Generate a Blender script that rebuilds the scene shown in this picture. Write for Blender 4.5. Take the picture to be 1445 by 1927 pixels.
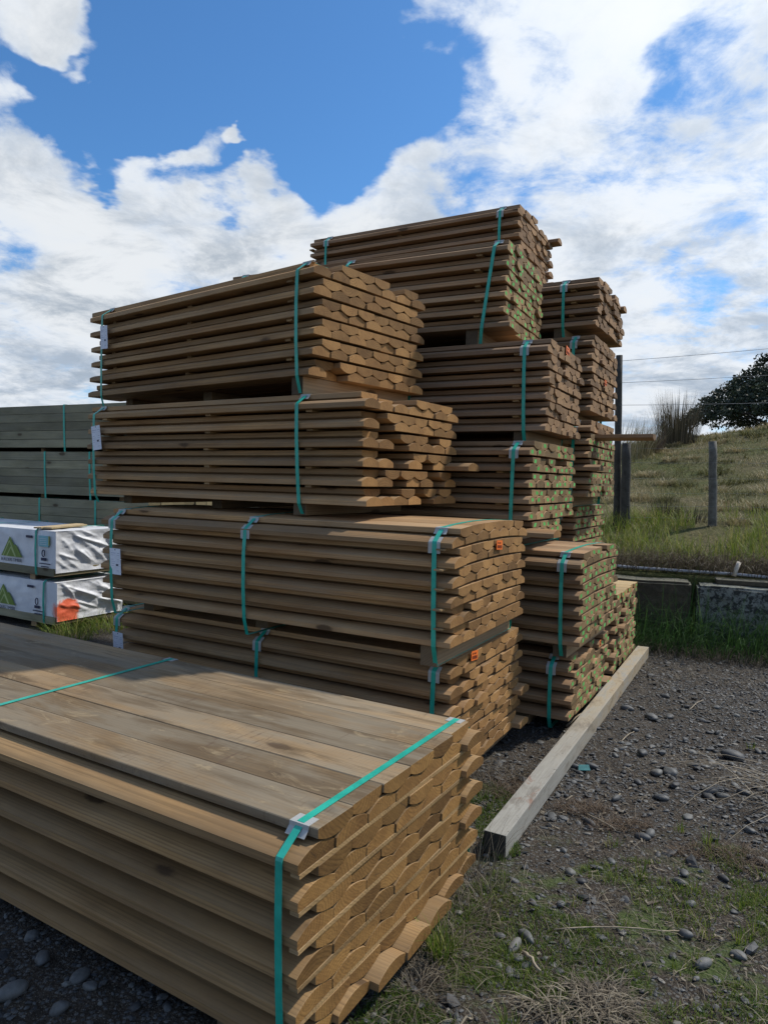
import bpy, bmesh, math, random
import numpy as np
from mathutils import Vector, Matrix

for o in list(bpy.data.objects):
    bpy.data.objects.remove(o)
SC = bpy.context.scene
COL = SC.collection
random.seed(11)
RNG = np.random.default_rng(11)

# ------------------------------------------------------------------ camera
CAM_H, F_PX, PITCH, ROLL = 1.6, 1322.4, 0.0455, 0.0221


def ray(px, py):
    """Direction (not unit) in which the photograph's pixel looks: used to lay things out in the world."""
    dx, dy = px - 722.5, py - 963.5
    cr, sr = math.cos(ROLL), math.sin(ROLL)
    a = (dx * cr + dy * sr) / F_PX
    u = -(-dx * sr + dy * cr) / F_PX
    c, s = math.cos(PITCH), math.sin(PITCH)
    return Vector((a, c + u * s, -s + u * c))


fwd = Vector((0, math.cos(PITCH), -math.sin(PITCH)))
up0 = Vector((0, math.sin(PITCH), math.cos(PITCH)))
rt0 = Vector((1, 0, 0))
rt = math.cos(ROLL) * rt0 + math.sin(ROLL) * up0
up = math.cos(ROLL) * up0 - math.sin(ROLL) * rt0
cam_d = bpy.data.cameras.new("camera")
cam = bpy.data.objects.new("camera", cam_d)
COL.objects.link(cam)
m = Matrix((rt, up, -fwd)).transposed().to_4x4()
m.translation = Vector((0, 0, CAM_H))
cam.matrix_world = m
cam_d.sensor_fit = 'HORIZONTAL'
cam_d.sensor_width = 36.0
cam_d.lens = F_PX / 1445.0 * 36.0
cam_d.clip_start = 0.05
cam_d.clip_end = 5000
SC.camera = cam

# ------------------------------------------------------------------ light
SUN_AZ, SUN_EL = math.radians(64), math.radians(50)
sd = bpy.data.lights.new("sun", 'SUN')
sd.energy = 3.0
sd.angle = math.radians(2.0)
sd.color = (1.0, 0.93, 0.82)
sun = bpy.data.objects.new("sun", sd)
COL.objects.link(sun)
sdir = Vector((math.sin(SUN_AZ) * math.cos(SUN_EL), math.cos(SUN_AZ) * math.cos(SUN_EL), math.sin(SUN_EL)))
sun.rotation_euler = sdir.to_track_quat('Z', 'Y').to_euler()
sun.location = (8, 6, 12)
SC.view_settings.view_transform = 'Standard'
SC.view_settings.look = 'None'
SC.view_settings.exposure = 0.40
SC.view_settings.gamma = 1.0


class NT:
    """Small helper for building node trees."""

    def __init__(self, tree):
        self.t = tree
        self.n = tree.nodes
        self.l = tree.links

    def new(self, typ, **kw):
        nd = self.n.new(typ)
        for k, v in kw.items():
            setattr(nd, k, v)
        return nd

    def put(self, sock, v):
        if isinstance(v, bpy.types.NodeSocket):
            self.l.new(v, sock)
        elif v is not None:
            if hasattr(sock.default_value, '__len__') and not hasattr(v, '__len__'):
                v = [v] * len(sock.default_value)
            if hasattr(v, '__len__') and len(v) == 3 and len(sock.default_value) == 4:
                v = tuple(v) + (1.0,)
            sock.default_value = v

    def math(self, op, a, b=None, c=None, clamp=False):
        nd = self.new('ShaderNodeMath', operation=op, use_clamp=clamp)
        for i, v in enumerate((a, b, c)):
            if v is not None:
                self.put(nd.inputs[i], v)
        return nd.outputs[0]

    def vec(self, op, a, b=None, scale=None):
        nd = self.new('ShaderNodeVectorMath', operation=op)
        self.put(nd.inputs[0], a)
        if b is not None:
            self.put(nd.inputs[1], b)
        if scale is not None:
            self.put(nd.inputs['Scale'], scale)
        return nd.outputs['Value'] if op in ('DOT_PRODUCT', 'LENGTH', 'DISTANCE') else nd.outputs[0]

    def mix(self, f, a, b, blend='MIX'):
        nd = self.new('ShaderNodeMix', data_type='RGBA', blend_type=blend)
        self.put(nd.inputs[0], f)
        self.put(nd.inputs[6], a)
        self.put(nd.inputs[7], b)
        return nd.outputs[2]

    def noise(self, vec, scale, detail=4, rough=0.55, dist=0.0):
        nd = self.new('ShaderNodeTexNoise')
        self.put(nd.inputs['Vector'], vec)
        self.put(nd.inputs['Scale'], scale)
        nd.inputs['Detail'].default_value = detail
        nd.inputs['Roughness'].default_value = rough
        nd.inputs['Distortion'].default_value = dist
        return nd.outputs['Fac']

    def voro(self, vec, scale, feature='F1', out='Distance', rnd=1.0):
        nd = self.new('ShaderNodeTexVoronoi', feature=feature)
        self.put(nd.inputs['Vector'], vec)
        self.put(nd.inputs['Scale'], scale)
        nd.inputs['Randomness'].default_value = rnd
        return nd.outputs[out]

    def smooth(self, v, lo, hi, a=0.0, b=1.0):
        nd = self.new('ShaderNodeMapRange', interpolation_type='SMOOTHSTEP')
        self.put(nd.inputs[0], v)
        for i, q in enumerate((lo, hi, a, b)):
            self.put(nd.inputs[i + 1], q)
        return nd.outputs[0]

    def sep(self, v):
        nd = self.new('ShaderNodeSeparateXYZ')
        self.put(nd.inputs[0], v)
        return nd.outputs

    def comb(self, x, y, z):
        nd = self.new('ShaderNodeCombineXYZ')
        for i, v in enumerate((x, y, z)):
            self.put(nd.inputs[i], v)
        return nd.outputs[0]

    def bump(self, h, strength, dist):
        nd = self.new('ShaderNodeBump')
        nd.inputs['Strength'].default_value = strength
        nd.inputs['Distance'].default_value = dist
        self.put(nd.inputs['Height'], h)
        return nd.outputs[0]


# ------------------------------------------------------------------ sky: Nishita blue with procedural clouds round the whole dome
W = bpy.data.worlds.new("World")
SC.world = W
W.use_nodes = True
w = NT(W.node_tree)
w.n.clear()
sky = w.new('ShaderNodeTexSky', sky_type='NISHITA')
sky.sun_disc = False
sky.sun_elevation = SUN_EL
sky.sun_rotation = SUN_AZ
sky.air_density = 1.0
sky.dust_density = 0.6
sky.ozone_density = 2.0
D = w.new('ShaderNodeTexCoord').outputs['Generated']
dx_, dy_, dz_ = w.sep(D)
zz = w.math('ADD', w.math('MAXIMUM', dz_, 0.0), 0.22)
P = w.comb(w.math('DIVIDE', dx_, zz), w.math('DIVIDE', dy_, zz), w.math('MULTIPLY', dz_, 0.6))
wn = w.new('ShaderNodeTexNoise')
w.put(wn.inputs['Vector'], P)
wn.inputs['Scale'].default_value = 3.2
wn.inputs['Detail'].default_value = 5
DW = w.vec('NORMALIZE', w.vec('ADD', D, w.vec('SCALE', w.vec('SUBTRACT', wn.outputs['Color'], (0.5, 0.5, 0.5)), scale=0.30)))
n1 = w.noise(P, 1.9, 9, 0.60, 0.25)
n2 = w.noise(w.vec('ADD', P, (3.1, 7.7, 1.3)), 6.5, 9, 0.66, 0.3)
cov = w.math('ADD', w.math('MULTIPLY', n1, 0.66), w.math('MULTIPLY', n2, 0.68))
cov = w.math('SUBTRACT', cov, 0.105)
BLOBS = [  # openings (-) and banks (+) of the cloud cover: photo pixel they are seen at, angular radius in px, weight
    (470, 150, 270, -.34), (620, 100, 240, -.25), (330, 40, 190, -.16), (590, 290, 120, -.16), (690, 210, 110, -.12), (230, 150, 110, -.14),
    (1190, 215, 90, -.16), (860, 130, 60, -.14), (960, 315, 70, -.15), (1330, 155, 75, -.12), (425, 500, 85, -.17),
    (440, 380, 60, -.12), (1150, 470, 60, -.10), (1310, 515, 60, -.12), (60, 470, 70, -.13), (40, 165, 70, -.10), (130, 240, 60, -.10),
    (50, 130, 70, -.12), (200, 230, 90, -.16), (150, 160, 70, -.12), (260, 260, 60, -.10), (380, 340, 50, -.10), (330, 390, 40, -.06), (230, 420, 50, -.09), (740, 60, 60, -.1),
    (370, 255, 55, .46), (410, 265, 30, .3), (140, 85, 62, .46), (100, 50, 40, .3), (560, 395, 110, .22), (460, 395, 80, .2), (470, 330, 50, .12), (185, 140, 28, .22), (225, 160, 20, .2), (20, 35, 55, .30), (60, 330, 120, .22), (250, 330, 90, .24), (810, 205, 85, .18), (400, 430, 90, .20), (180, 500, 150, .16),
    (850, 60, 90, .16), (1050, 110, 170, .14), (1100, 360, 180, .14), (800, 330, 100, .16), (560, 445, 150, .24), (700, 420, 120, .2), (1300, 60, 180, .1), (300, 560, 200, .12),
]
total = None
for px, py, r, amp in BLOBS:
    d = ray(px, py).normalized()
    v = w.smooth(w.vec('DOT_PRODUCT', DW, tuple(d)), math.cos(r * 1.25 / F_PX), math.cos(r * 0.30 / F_PX), 0.0, amp)
    total = v if total is None else w.math('ADD', total, v)
low = w.smooth(dz_, 0.38, 0.12, 0.0, 0.16)          # cloud closes up towards the horizon
cov = w.math('ADD', w.math('ADD', cov, total), low)
cov = w.math('ADD', cov, 0.035)
cov = w.math('SUBTRACT', cov, w.smooth(dy_, 0.10, -0.35, 0.0, 0.05))      # the cloud thins out behind the viewer
alpha = w.smooth(cov, 0.49, 0.75)
core = w.smooth(cov, 0.58, 1.0)
n3 = w.noise(w.vec('ADD', P, (11.0, 2.0, 5.0)), 3.6, 8, 0.66, 0.3)
greyness = w.math('MULTIPLY', w.smooth(n3, 0.40, 0.66), w.smooth(dz_, 0.62, 0.10, 0.38, 1.0))
cl = w.mix(greyness, (7.3, 7.6, 8.0), (3.3, 3.9, 4.7))
cl = w.mix(w.math('MULTIPLY', w.math('SUBTRACT', 1.0, core), 0.30), cl, (5.2, 6.5, 8.6))
glow = w.smooth(w.vec('DOT_PRODUCT', D, tuple(sdir)), 0.45, 1.0, 0.97, 1.22)
cl = w.mix(1.0, cl, w.comb(glow, glow, w.math('MULTIPLY', glow, 0.99)), 'MULTIPLY')
skyc = w.mix(1.0, sky.outputs[0], (0.56, 0.98, 1.32), 'MULTIPLY')
full = w.mix(alpha, skyc, cl)
bg = w.new('ShaderNodeBackground')
w.put(bg.inputs['Color'], full)
bg.inputs['Strength'].default_value = 0.088
wo = w.new('ShaderNodeOutputWorld')
w.l.new(bg.outputs[0], wo.inputs[0])


# ------------------------------------------------------------------ helpers
def tag(o, label=None, cat=None, group=None, kind=None):
    if label: o['label'] = label
    if cat: o['category'] = cat
    if group: o['group'] = group
    if kind: o['kind'] = kind
    return o


def link(name, me, mat=None, parent=None):
    o = bpy.data.objects.new(name, me)
    COL.objects.link(o)
    if mat is not None and hasattr(me, 'materials') and not me.materials:
        me.materials.append(mat)
    if parent is not None:
        o.parent = parent
    return o


def empty(name, loc, rz=0.0):
    o = bpy.data.objects.new(name, None)
    COL.objects.link(o)
    o.location = loc
    o.rotation_euler = (0, 0, rz)
    o.empty_display_size = 0.1
    return o


def mesh_np(name, V, Fq, smooth=False, attr=None, mat_idx=None):
    """Mesh from numpy arrays; Fq is an (n,3) or (n,4) index array."""
    V = np.asarray(V, np.float32).reshape(-1, 3)
    Fq = np.asarray(Fq, np.int32)
    me = bpy.data.meshes.new(name)
    k = Fq.shape[1]
    me.vertices.add(len(V))
    me.vertices.foreach_set('co', V.ravel())
    me.loops.add(Fq.size)
    me.loops.foreach_set('vertex_index', Fq.ravel())
    me.polygons.add(len(Fq))
    me.polygons.foreach_set('loop_start', np.arange(0, Fq.size, k, dtype=np.int32))
    me.polygons.foreach_set('loop_total', np.full(len(Fq), k, np.int32))
    if mat_idx is not None:
        me.polygons.foreach_set('material_index', np.asarray(mat_idx, np.int32))
    me.update(calc_edges=True)
    me.validate()
    if smooth:
        me.polygons.foreach_set('use_smooth', np.ones(len(me.polygons), bool))
    if attr is not None:
        a = me.attributes.new('tone', 'FLOAT', 'POINT')
        a.data.foreach_set('value', np.asarray(attr, np.float32))
    return me


def mesh_py(name, V, F, smooth=False):
    me = bpy.data.meshes.new(name)
    me.from_pydata([tuple(v) for v in V], [], F)
    me.update()
    if smooth:
        me.polygons.foreach_set('use_smooth', np.ones(len(me.polygons), bool))
    return me


class MB:
    """Collects boxes, tubes and plates into one mesh."""

    def __init__(self):
        self.V, self.F, self.M = [], [], []

    def add(self, V, F, mi=0):
        b = len(self.V)
        self.V += [tuple(v) for v in V]
        self.F += [tuple(i + b for i in f) for f in F]
        self.M += [mi] * len(F)

    def box(self, lo, hi, mi=0, c=0.0):
        """Box with chamfered edges (c)."""
        lo, hi = Vector(lo), Vector(hi)
        if c <= 0:
            V = [(x, y, z) for x in (lo.x, hi.x) for y in (lo.y, hi.y) for z in (lo.z, hi.z)]
            F = [(0, 1, 3, 2), (4, 6, 7, 5), (0, 4, 5, 1), (2, 3, 7, 6), (0, 2, 6, 4), (1, 5, 7, 3)]
            self.add(V, F, mi)
            return
        bm = bmesh.new()
        bmesh.ops.create_cube(bm, size=1.0)
        s, ctr = hi - lo, (hi + lo) / 2
        for v in bm.verts:
            v.co = Vector((v.co.x * s.x, v.co.y * s.y, v.co.z * s.z)) + ctr
        bmesh.ops.bevel(bm, geom=bm.edges[:], offset=c, segments=2, affect='EDGES', profile=0.6)
        bm.verts.index_update()
        self.add([v.co for v in bm.verts], [[v.index for v in f.verts] for f in bm.faces], mi)
        bm.free()

    def tube(self, pts, r, n=8, mi=0):
        pts = [Vector(p) for p in pts]
        rs = r if hasattr(r, '__len__') else [r] * len(pts)
        V, F = [], []
        for i, p in enumerate(pts):
            t = (pts[min(i + 1, len(pts) - 1)] - pts[max(i - 1, 0)]).normalized()
            a = t.orthogonal().normalized() if i == 0 else (a - t * a.dot(t)).normalized()
            b = t.cross(a)
            for k in range(n):
                q = 2 * math.pi * k / n
                V.append(p + rs[i] * (math.cos(q) * a + math.sin(q) * b))
        for i in range(len(pts) - 1):
            for k in range(n):
                F.append((i * n + k, i * n + (k + 1) % n, (i + 1) * n + (k + 1) % n, (i + 1) * n + k))
        F.append(tuple(range(n - 1, -1, -1)))
        F.append(tuple((len(pts) - 1) * n + k for k in range(n)))
        self.add(V, F, mi)

    def build(self, name, mats, parent=None, smooth=False):
        me = mesh_py(name, self.V, self.F, smooth)
        for mt in (mats if isinstance(mats, (list, tuple)) else [mats]):
            me.materials.append(mt)
        me.polygons.foreach_set('material_index', np.asarray(self.M, np.int32))
        return link(name, me, None, parent)


def new_mat(name):
    mt = bpy.data.materials.new(name)
    mt.use_nodes = True
    t = NT(mt.node_tree)
    t.n.clear()
    out = t.new('ShaderNodeOutputMaterial')
    bs = t.new('ShaderNodeBsdfPrincipled')
    t.l.new(bs.outputs[0], out.inputs[0])
    return mt, t, bs


def plain(name, col, rough=0.6, var=0.15, scale=8.0, bump=0.0, bscale=60.0, spec=0.4, trans=None):
    mt, t, bs = new_mat(name)
    co = t.new('ShaderNodeTexCoord').outputs['Object']
    n = t.noise(co, scale, 5, 0.6)
    f = t.smooth(n, 0.25, 0.75, 1 - var, 1 + var)
    c = t.mix(1.0, col, t.comb(f, f, f), 'MULTIPLY')
    t.put(bs.inputs['Base Color'], c)
    bs.inputs['Roughness'].default_value = rough
    bs.inputs['Specular IOR Level'].default_value = spec
    if bump:
        t.put(bs.inputs['Normal'], t.bump(t.noise(co, bscale, 5, 0.6), bump, 0.004))
    return mt


# ------------------------------------------------------------------ timber
def wood(name, light, dark, grey, end_a, end_b, greyness=0.5, paint=False, stained=False, end_bias=0.0):
    """Sawn pine: grain and rings round a pith axis along the board (local Y), knots, weathering, and its own cut end."""
    mt, t, bs = new_mat(name)
    tc = t.new('ShaderNodeTexCoord')
    oi = t.new('ShaderNodeObjectInfo')
    rnd = oi.outputs['Random']
    r2 = t.math('FRACT', t.math('MULTIPLY', rnd, 37.13))
    r3 = t.math('FRACT', t.math('MULTIPLY', rnd, 91.71))
    r4 = t.math('FRACT', t.math('MULTIPLY', rnd, 173.3))
    co = tc.outputs['Object']
    x, y, z = t.sep(co)
    off = t.comb(t.math('MULTIPLY', rnd, 40), t.math('MULTIPLY', r2, 70), t.math('MULTIPLY', r3, 30))
    cs = t.vec('ADD', t.vec('MULTIPLY', co, (1.0, 0.06, 1.0)), off)
    wob = t.noise(cs, 9.0, 3, 0.5)
    cx = t.math('MULTIPLY_ADD', r2, 0.26, -0.13)
    cz = t.math('MULTIPLY_ADD', r3, 0.20, -0.10)
    ax = t.math('SUBTRACT', x, cx)
    az = t.math('SUBTRACT', z, cz)
    rad = t.math('SQRT', t.math('ADD', t.math('MULTIPLY', ax, ax), t.math('MULTIPLY', az, az)))
    rad = t.math('ADD', rad, t.math('MULTIPLY', wob, 0.03))
    ph = t.math('FRACT', t.math('MULTIPLY', rad, t.math('MULTIPLY_ADD', r4, 50.0, 65.0)))
    ring = t.math('MULTIPLY', t.smooth(ph, 0.35, 0.92), t.smooth(ph, 1.0, 0.93))
    fine = t.noise(t.vec('ADD', t.vec('MULTIPLY', co, (1.0, 0.018, 1.0)), off), 190.0, 3, 0.6)
    blot = t.noise(t.vec('ADD', t.vec('MULTIPLY', co, (1.0, 0.30, 1.0)), off), 5.0, 5, 0.6)
    # long faces
    side = t.mix(t.smooth(blot, 0.3, 0.7), dark, light)
    side = t.mix(t.math('MULTIPLY', ring, 0.50), side, t.vec('SCALE', dark, scale=0.58))
    side = t.mix(t.math('MULTIPLY', t.smooth(fine, 0.45, 0.72), 0.45), side, t.vec('SCALE', dark, scale=0.6))
    gm = t.math('MULTIPLY', t.smooth(t.noise(t.vec('ADD', t.vec('MULTIPLY', co, (2.5, 0.5, 2.5)), off), 3.0, 5, 0.65), 0.30, 0.72), greyness)
    side = t.mix(gm, side, grey)
    val = t.math('MULTIPLY_ADD', r4, 0.75 if stained else 0.55, 0.62 if stained else 0.70)
    side = t.mix(1.0, side, t.comb(val, val, val), 'MULTIPLY')
    # knots
    kc = t.vec('ADD', t.vec('MULTIPLY', co, (5.5, 2.1, 5.5)), off)
    kd = t.voro(kc, 1.0)
    kcol = t.voro(kc, 1.0, out='Color')
    ksel = t.math('GREATER_THAN', t.sep(kcol)[0], 0.42)
    kn = t.math('MULTIPLY', t.smooth(t.math('ADD', kd, t.math('MULTIPLY', t.noise(co, 60, 2), 0.05)), 0.170, 0.110), ksel)
    krim = t.math('MULTIPLY', t.smooth(kd, 0.32, 0.10), ksel)
    side = t.mix(t.math('MULTIPLY', krim, 0.3), side, t.vec('SCALE', dark, scale=0.6))
    side = t.mix(t.math('MULTIPLY', kn, 0.8), side, (0.055, 0.033, 0.018))
    if stained:
        s1 = t.noise(t.vec('ADD', t.vec('MULTIPLY', co, (1.0, 0.22, 1.0)), t.vec('SCALE', off, scale=0.05)), 5.0, 7, 0.62, 0.35)
        s2 = t.noise(t.vec('ADD', t.vec('MULTIPLY', co, (1.0, 0.13, 1.0)), off), 10.0, 7, 0.66, 0.4)
        side = t.mix(t.math('MULTIPLY', t.smooth(s1, 0.44, 0.60), 0.60), side, (0.215, 0.188, 0.140))
        side = t.mix(t.math('MULTIPLY', t.smooth(s2, 0.50, 0.66), 0.72), side, (0.100, 0.068, 0.038))
        s3 = t.noise(t.vec('ADD', t.vec('MULTIPLY', co, (1.1, 0.45, 1.0)), t.vec('SCALE', off, scale=0.3)), 9.0, 7, 0.72, 0.9)
        side = t.mix(t.math('MULTIPLY', t.smooth(s3, 0.57, 0.66), 0.50), side, (0.340, 0.262, 0.155))
        s4 = t.noise(t.vec('ADD', t.vec('MULTIPLY', co, (0.45, 3.4, 1.0)), off), 20.0, 5, 0.7)
        patch = t.smooth(t.noise(t.vec('ADD', co, off), 2.2, 2, 0.5), 0.50, 0.62)
        side = t.mix(t.math('MULTIPLY', t.math('MULTIPLY', t.smooth(s4, 0.56, 0.66), patch), 0.6), side, (0.100, 0.062, 0.042))
        s5 = t.noise(t.vec('ADD', co, off), 55.0, 4, 0.7)
        side = t.mix(t.math('MULTIPLY', t.smooth(s5, 0.64, 0.74), 0.55), side, (0.060, 0.045, 0.032))
    # cut ends
    saw = t.noise(t.vec('ADD', t.comb(t.math('ADD', t.math('MULTIPLY', x, 0.8), z), t.math('SUBTRACT', t.math('MULTIPLY', z, 0.12), t.math('MULTIPLY', x, 0.10)), 0.0), off), 150.0, 2, 0.5)
    end = t.mix(t.smooth(blot, 0.32, 0.68), end_b, end_a)
    end = t.mix(t.math('MULTIPLY', ring, 0.45), end, t.vec('SCALE', end_b, scale=0.50))
    end = t.mix(t.math('MULTIPLY', t.smooth(saw, 0.42, 0.72), 0.26), end, t.vec('SCALE', end_a, scale=1.30))
    eb = t.noise(t.vec('ADD', co, off), 26.0, 4, 0.6)
    end = t.mix(t.math('MULTIPLY', t.smooth(eb, 0.52, 0.75), 0.35), end, t.vec('SCALE', end_b, scale=0.7))
    ang = t.math('ARCTAN2', az, ax)
    ck = t.noise(t.comb(t.math('MULTIPLY', ang, 9.0), rnd, t.math('MULTIPLY', rad, 4.0)), 2.2, 2, 0.5)
    end = t.mix(t.math('MULTIPLY', t.smooth(ck, 0.66, 0.72), 0.55), end, (0.07, 0.04, 0.02))
    ev = t.math('MULTIPLY_ADD', r3, 0.72, 0.60)
    end = t.mix(1.0, end, t.comb(ev, ev, ev), 'MULTIPLY')
    nrm = t.sep(tc.outputs['Normal'])[1]
    isend = t.math('GREATER_THAN', t.math('ABSOLUTE', nrm), 0.6)
    col = t.mix(isend, side, end)
    if paint:
        px_ = t.math('SUBTRACT', x, t.math('MULTIPLY_ADD', r2, 0.09, -0.045))
        pz_ = t.math('SUBTRACT', z, t.math('MULTIPLY_ADD', r4, 0.010, 0.017))
        pn = t.noise(t.vec('ADD', co, off), 70.0, 3, 0.6)
        dd = t.math('MAXIMUM', t.math('MULTIPLY', 0.52, t.math('ABSOLUTE', t.math('ADD', px_, t.math('MULTIPLY', pz_, t.math('MULTIPLY_ADD', r3, 1.6, -0.8))))), t.math('ABSOLUTE', pz_))
        dd = t.math('ADD', dd, t.math('MULTIPLY', t.math('SUBTRACT', pn, 0.5), 0.014))
        pm = t.math('MULTIPLY', t.smooth(dd, 0.0125, 0.0102), isend)
        pm = t.math('MULTIPLY', pm, t.math('LESS_THAN', y, 0.5))
        pm = t.math('MULTIPLY', pm, t.math('GREATER_THAN', r3, 0.17))
        col = t.mix(t.math('MULTIPLY', pm, 0.93), col, t.mix(r2, (0.06, 0.38, 0.07), (0.13, 0.58, 0.15)))
    t.put(bs.inputs['Base Color'], col)
    bs.inputs['Roughness'].default_value = 0.78
    bs.inputs['Specular IOR Level'].default_value = 0.25
    h = t.math('ADD', t.math('MULTIPLY', fine, 0.6), t.math('MULTIPLY', t.math('MULTIPLY', saw, isend), 1.2))
    t.put(bs.inputs['Normal'], t.bump(h, 0.35, 0.0016))
    return mt


LT, DK, GY = (0.460, 0.276, 0.122), (0.286, 0.158, 0.068), (0.295, 0.220, 0.140)
EA, EB = (0.375, 0.205, 0.074), (0.245, 0.126, 0.044)
M_RAIL = wood('half_round_pine', LT, DK, GY, EA, EB, 0.6)
M_RAILG = wood('half_round_pine_painted_ends', (0.405, 0.243, 0.125), (0.250, 0.142, 0.072), GY, (0.325, 0.215, 0.098), (0.220, 0.140, 0.064), 0.6, paint=True)
M_RAILB = wood('half_round_pine_brown', (0.372, 0.228, 0.118), (0.230, 0.136, 0.072), (0.270, 0.195, 0.142), (0.330, 0.20, 0.098), (0.22, 0.128, 0.064), 0.6)
M_FRONT = wood('half_round_pine_fresh', (0.390, 0.240, 0.104), (0.235, 0.138, 0.060), (0.265, 0.192, 0.112), (0.290, 0.158, 0.050), (0.185, 0.094, 0.030), 0.5)
M_TOP = wood('weathered_flat_pine', (0.320, 0.215, 0.110), (0.205, 0.132, 0.066), (0.235, 0.192, 0.134), (0.290, 0.158, 0.050), (0.185, 0.094, 0.030), 0.6, stained=True)
M_BEARER = wood('bearer_pine', (0.400, 0.262, 0.135), (0.27, 0.170, 0.085), (0.26, 0.20, 0.135), (0.17, 0.125, 0.075), (0.12, 0.085, 0.05), 0.5)  # end colours set dark, painting in the shade on the front ends
M_STRIP = wood('sticker_pine', (0.400, 0.270, 0.135), (0.27, 0.175, 0.085), (0.24, 0.19, 0.13), (0.400, 0.262, 0.120), (0.29, 0.18, 0.078), 0.35)
M_GREEN = wood('treated_green_pine', (0.310, 0.282, 0.172), (0.165, 0.152, 0.095), (0.235, 0.222, 0.165), (0.24, 0.20, 0.11), (0.17, 0.14, 0.08), 0.6)
M_PALE = wood('pale_pine', (0.60, 0.47, 0.28), (0.46, 0.33, 0.18), (0.4, 0.36, 0.28), (0.5, 0.4, 0.24), (0.4, 0.3, 0.15), 0.2)


def teal_strap():
    mt, t, bs = new_mat('teal_strap_plastic')
    co = t.new('ShaderNodeTexCoord').outputs['Object']
    n = t.noise(co, 14.0, 4, 0.6)
    t.put(bs.inputs['Base Color'], t.mix(t.smooth(n, 0.3, 0.7), (0.012, 0.300, 0.225), (0.026, 0.400, 0.300)))
    bs.inputs['Roughness'].default_value = 0.38
    t.put(bs.inputs['Normal'], t.bump(t.voro(co, 420.0), 0.2, 0.0006))
    return mt


M_STRAP = teal_strap()
mt, t, bs = new_mat('milky_corner_plastic')
bs.inputs['Base Color'].default_value = (0.37, 0.38, 0.37, 1)
bs.inputs['Roughness'].default_value = 0.42
bs.inputs['Subsurface Weight'].default_value = 0.25
bs.inputs['Subsurface Radius'].default_value = (0.01, 0.01, 0.01)
M_CORNER = mt
M_PAPER = plain('white_paper', (0.70, 0.73, 0.80), 0.7, 0.05, 20)
M_INK = plain('dark_ink', (0.05, 0.06, 0.10), 0.6, 0.1)
M_INKPALE = plain('pale_ink', (0.36, 0.40, 0.50), 0.6, 0.1)
M_ORANGE = plain('orange_tag_card', (0.80, 0.17, 0.025), 0.55, 0.08, 30)
M_ORANGEINK = plain('tag_print', (0.20, 0.035, 0.012), 0.6, 0.1)

PITCH0 = 0.1025
W0 = 0.1555
T0 = 0.0500
HS0 = 0.0272
RISE0 = T0 - HS0
DOME = 2.0                                     # the backs are rounded a little flatter than a circle's arc, so the two rows nest
DROP0 = RISE0 * 0.5 ** DOME - 0.0003



def rail_mesh(L, seed):
    """D-section rail, flat side down at z=0, length along +Y from y=0, slightly bowed, arrises eased and ends chamfered."""
    rg = random.Random(seed)
    w2 = W0 / 2
    rise = RISE0 + rg.uniform(-0.001, 0.0002)
    pr = [(-w2 + 0.0025, 0.0), (w2 - 0.0025, 0.0), (w2, 0.0025), (w2, HS0)]
    K = 12
    for i in range(1, K):
        u = math.cos(math.pi * i / K) * 0.55 + (1 - 2 * i / K) * 0.45
        pr.append((w2 * u, HS0 + rise * (1 - abs(u) ** DOME)))
    pr += [(-w2, HS0), (-w2, 0.0025)]
    n = len(pr)
    ys = [0.0, 0.0022] + [L * i / 8 for i in range(1, 8)] + [L - 0.0022, L]
    bx, bz = rg.uniform(-0.004, 0.004), rg.uniform(-0.0014, 0.0014)
    skew = rg.uniform(-0.002, 0.002)
    V, F = [], []
    for j, y in enumerate(ys):
        s = 0.992 if j in (0, len(ys) - 1) else 1.0
        q = math.sin(math.pi * y / L)
        for (px, pz) in pr:
            yy = y + (skew * px / w2 if j < 2 else 0)
            V.append((px * s + bx * q, yy, (pz - T0 / 2) * (0.97 if s < 1 else 1) + T0 / 2 + bz * q))
    for j in range(len(ys) - 1):
        for k in range(n):
            F.append((j * n + k, j * n + (k + 1) % n, (j + 1) * n + (k + 1) % n, (j + 1) * n + k))
    F = [f[::-1] for f in F]
    F.append(tuple(range(n)))
    F.append(tuple((len(ys) - 1) * n + k for k in range(n - 1, -1, -1)))
    me = mesh_py('board', V, F)
    return me


RAILS = {}


def rails(L, mat):
    key = (round(L, 2), mat.name)
    if key not in RAILS:
        lst = []
        for s in range(5):
            me = rail_mesh(L, 100 + s)
            me.materials.append(mat)
            # smooth only the rounded back
            sm = np.zeros(len(me.polygons), bool)
            n = 17
            for p in me.polygons:
                if len(p.vertices) == 4 and abs(p.normal.y) < 0.3 and p.normal.z > 0.3:
                    sm[p.index] = True
            me.polygons.foreach_set('use_smooth', sm)
            she = np.zeros(len(me.edges), bool)
            for e in me.edges:
                a, b = (me.vertices[v].co for v in e.vertices)
                if abs(abs(a.x) - W0 / 2) < 0.006 and abs(abs(b.x) - W0 / 2) < 0.006 or min(a.y, b.y) < 0.003 or max(a.y, b.y) > L - 0.003:
                    she[e.index] = True
            at_ = me.attributes.get('sharp_edge') or me.attributes.new('sharp_edge', 'BOOLEAN', 'EDGE')
            at_.data.foreach_set('value', she)
            lst.append(me)
        RAILS[key] = lst
    return RAILS[key]


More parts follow.
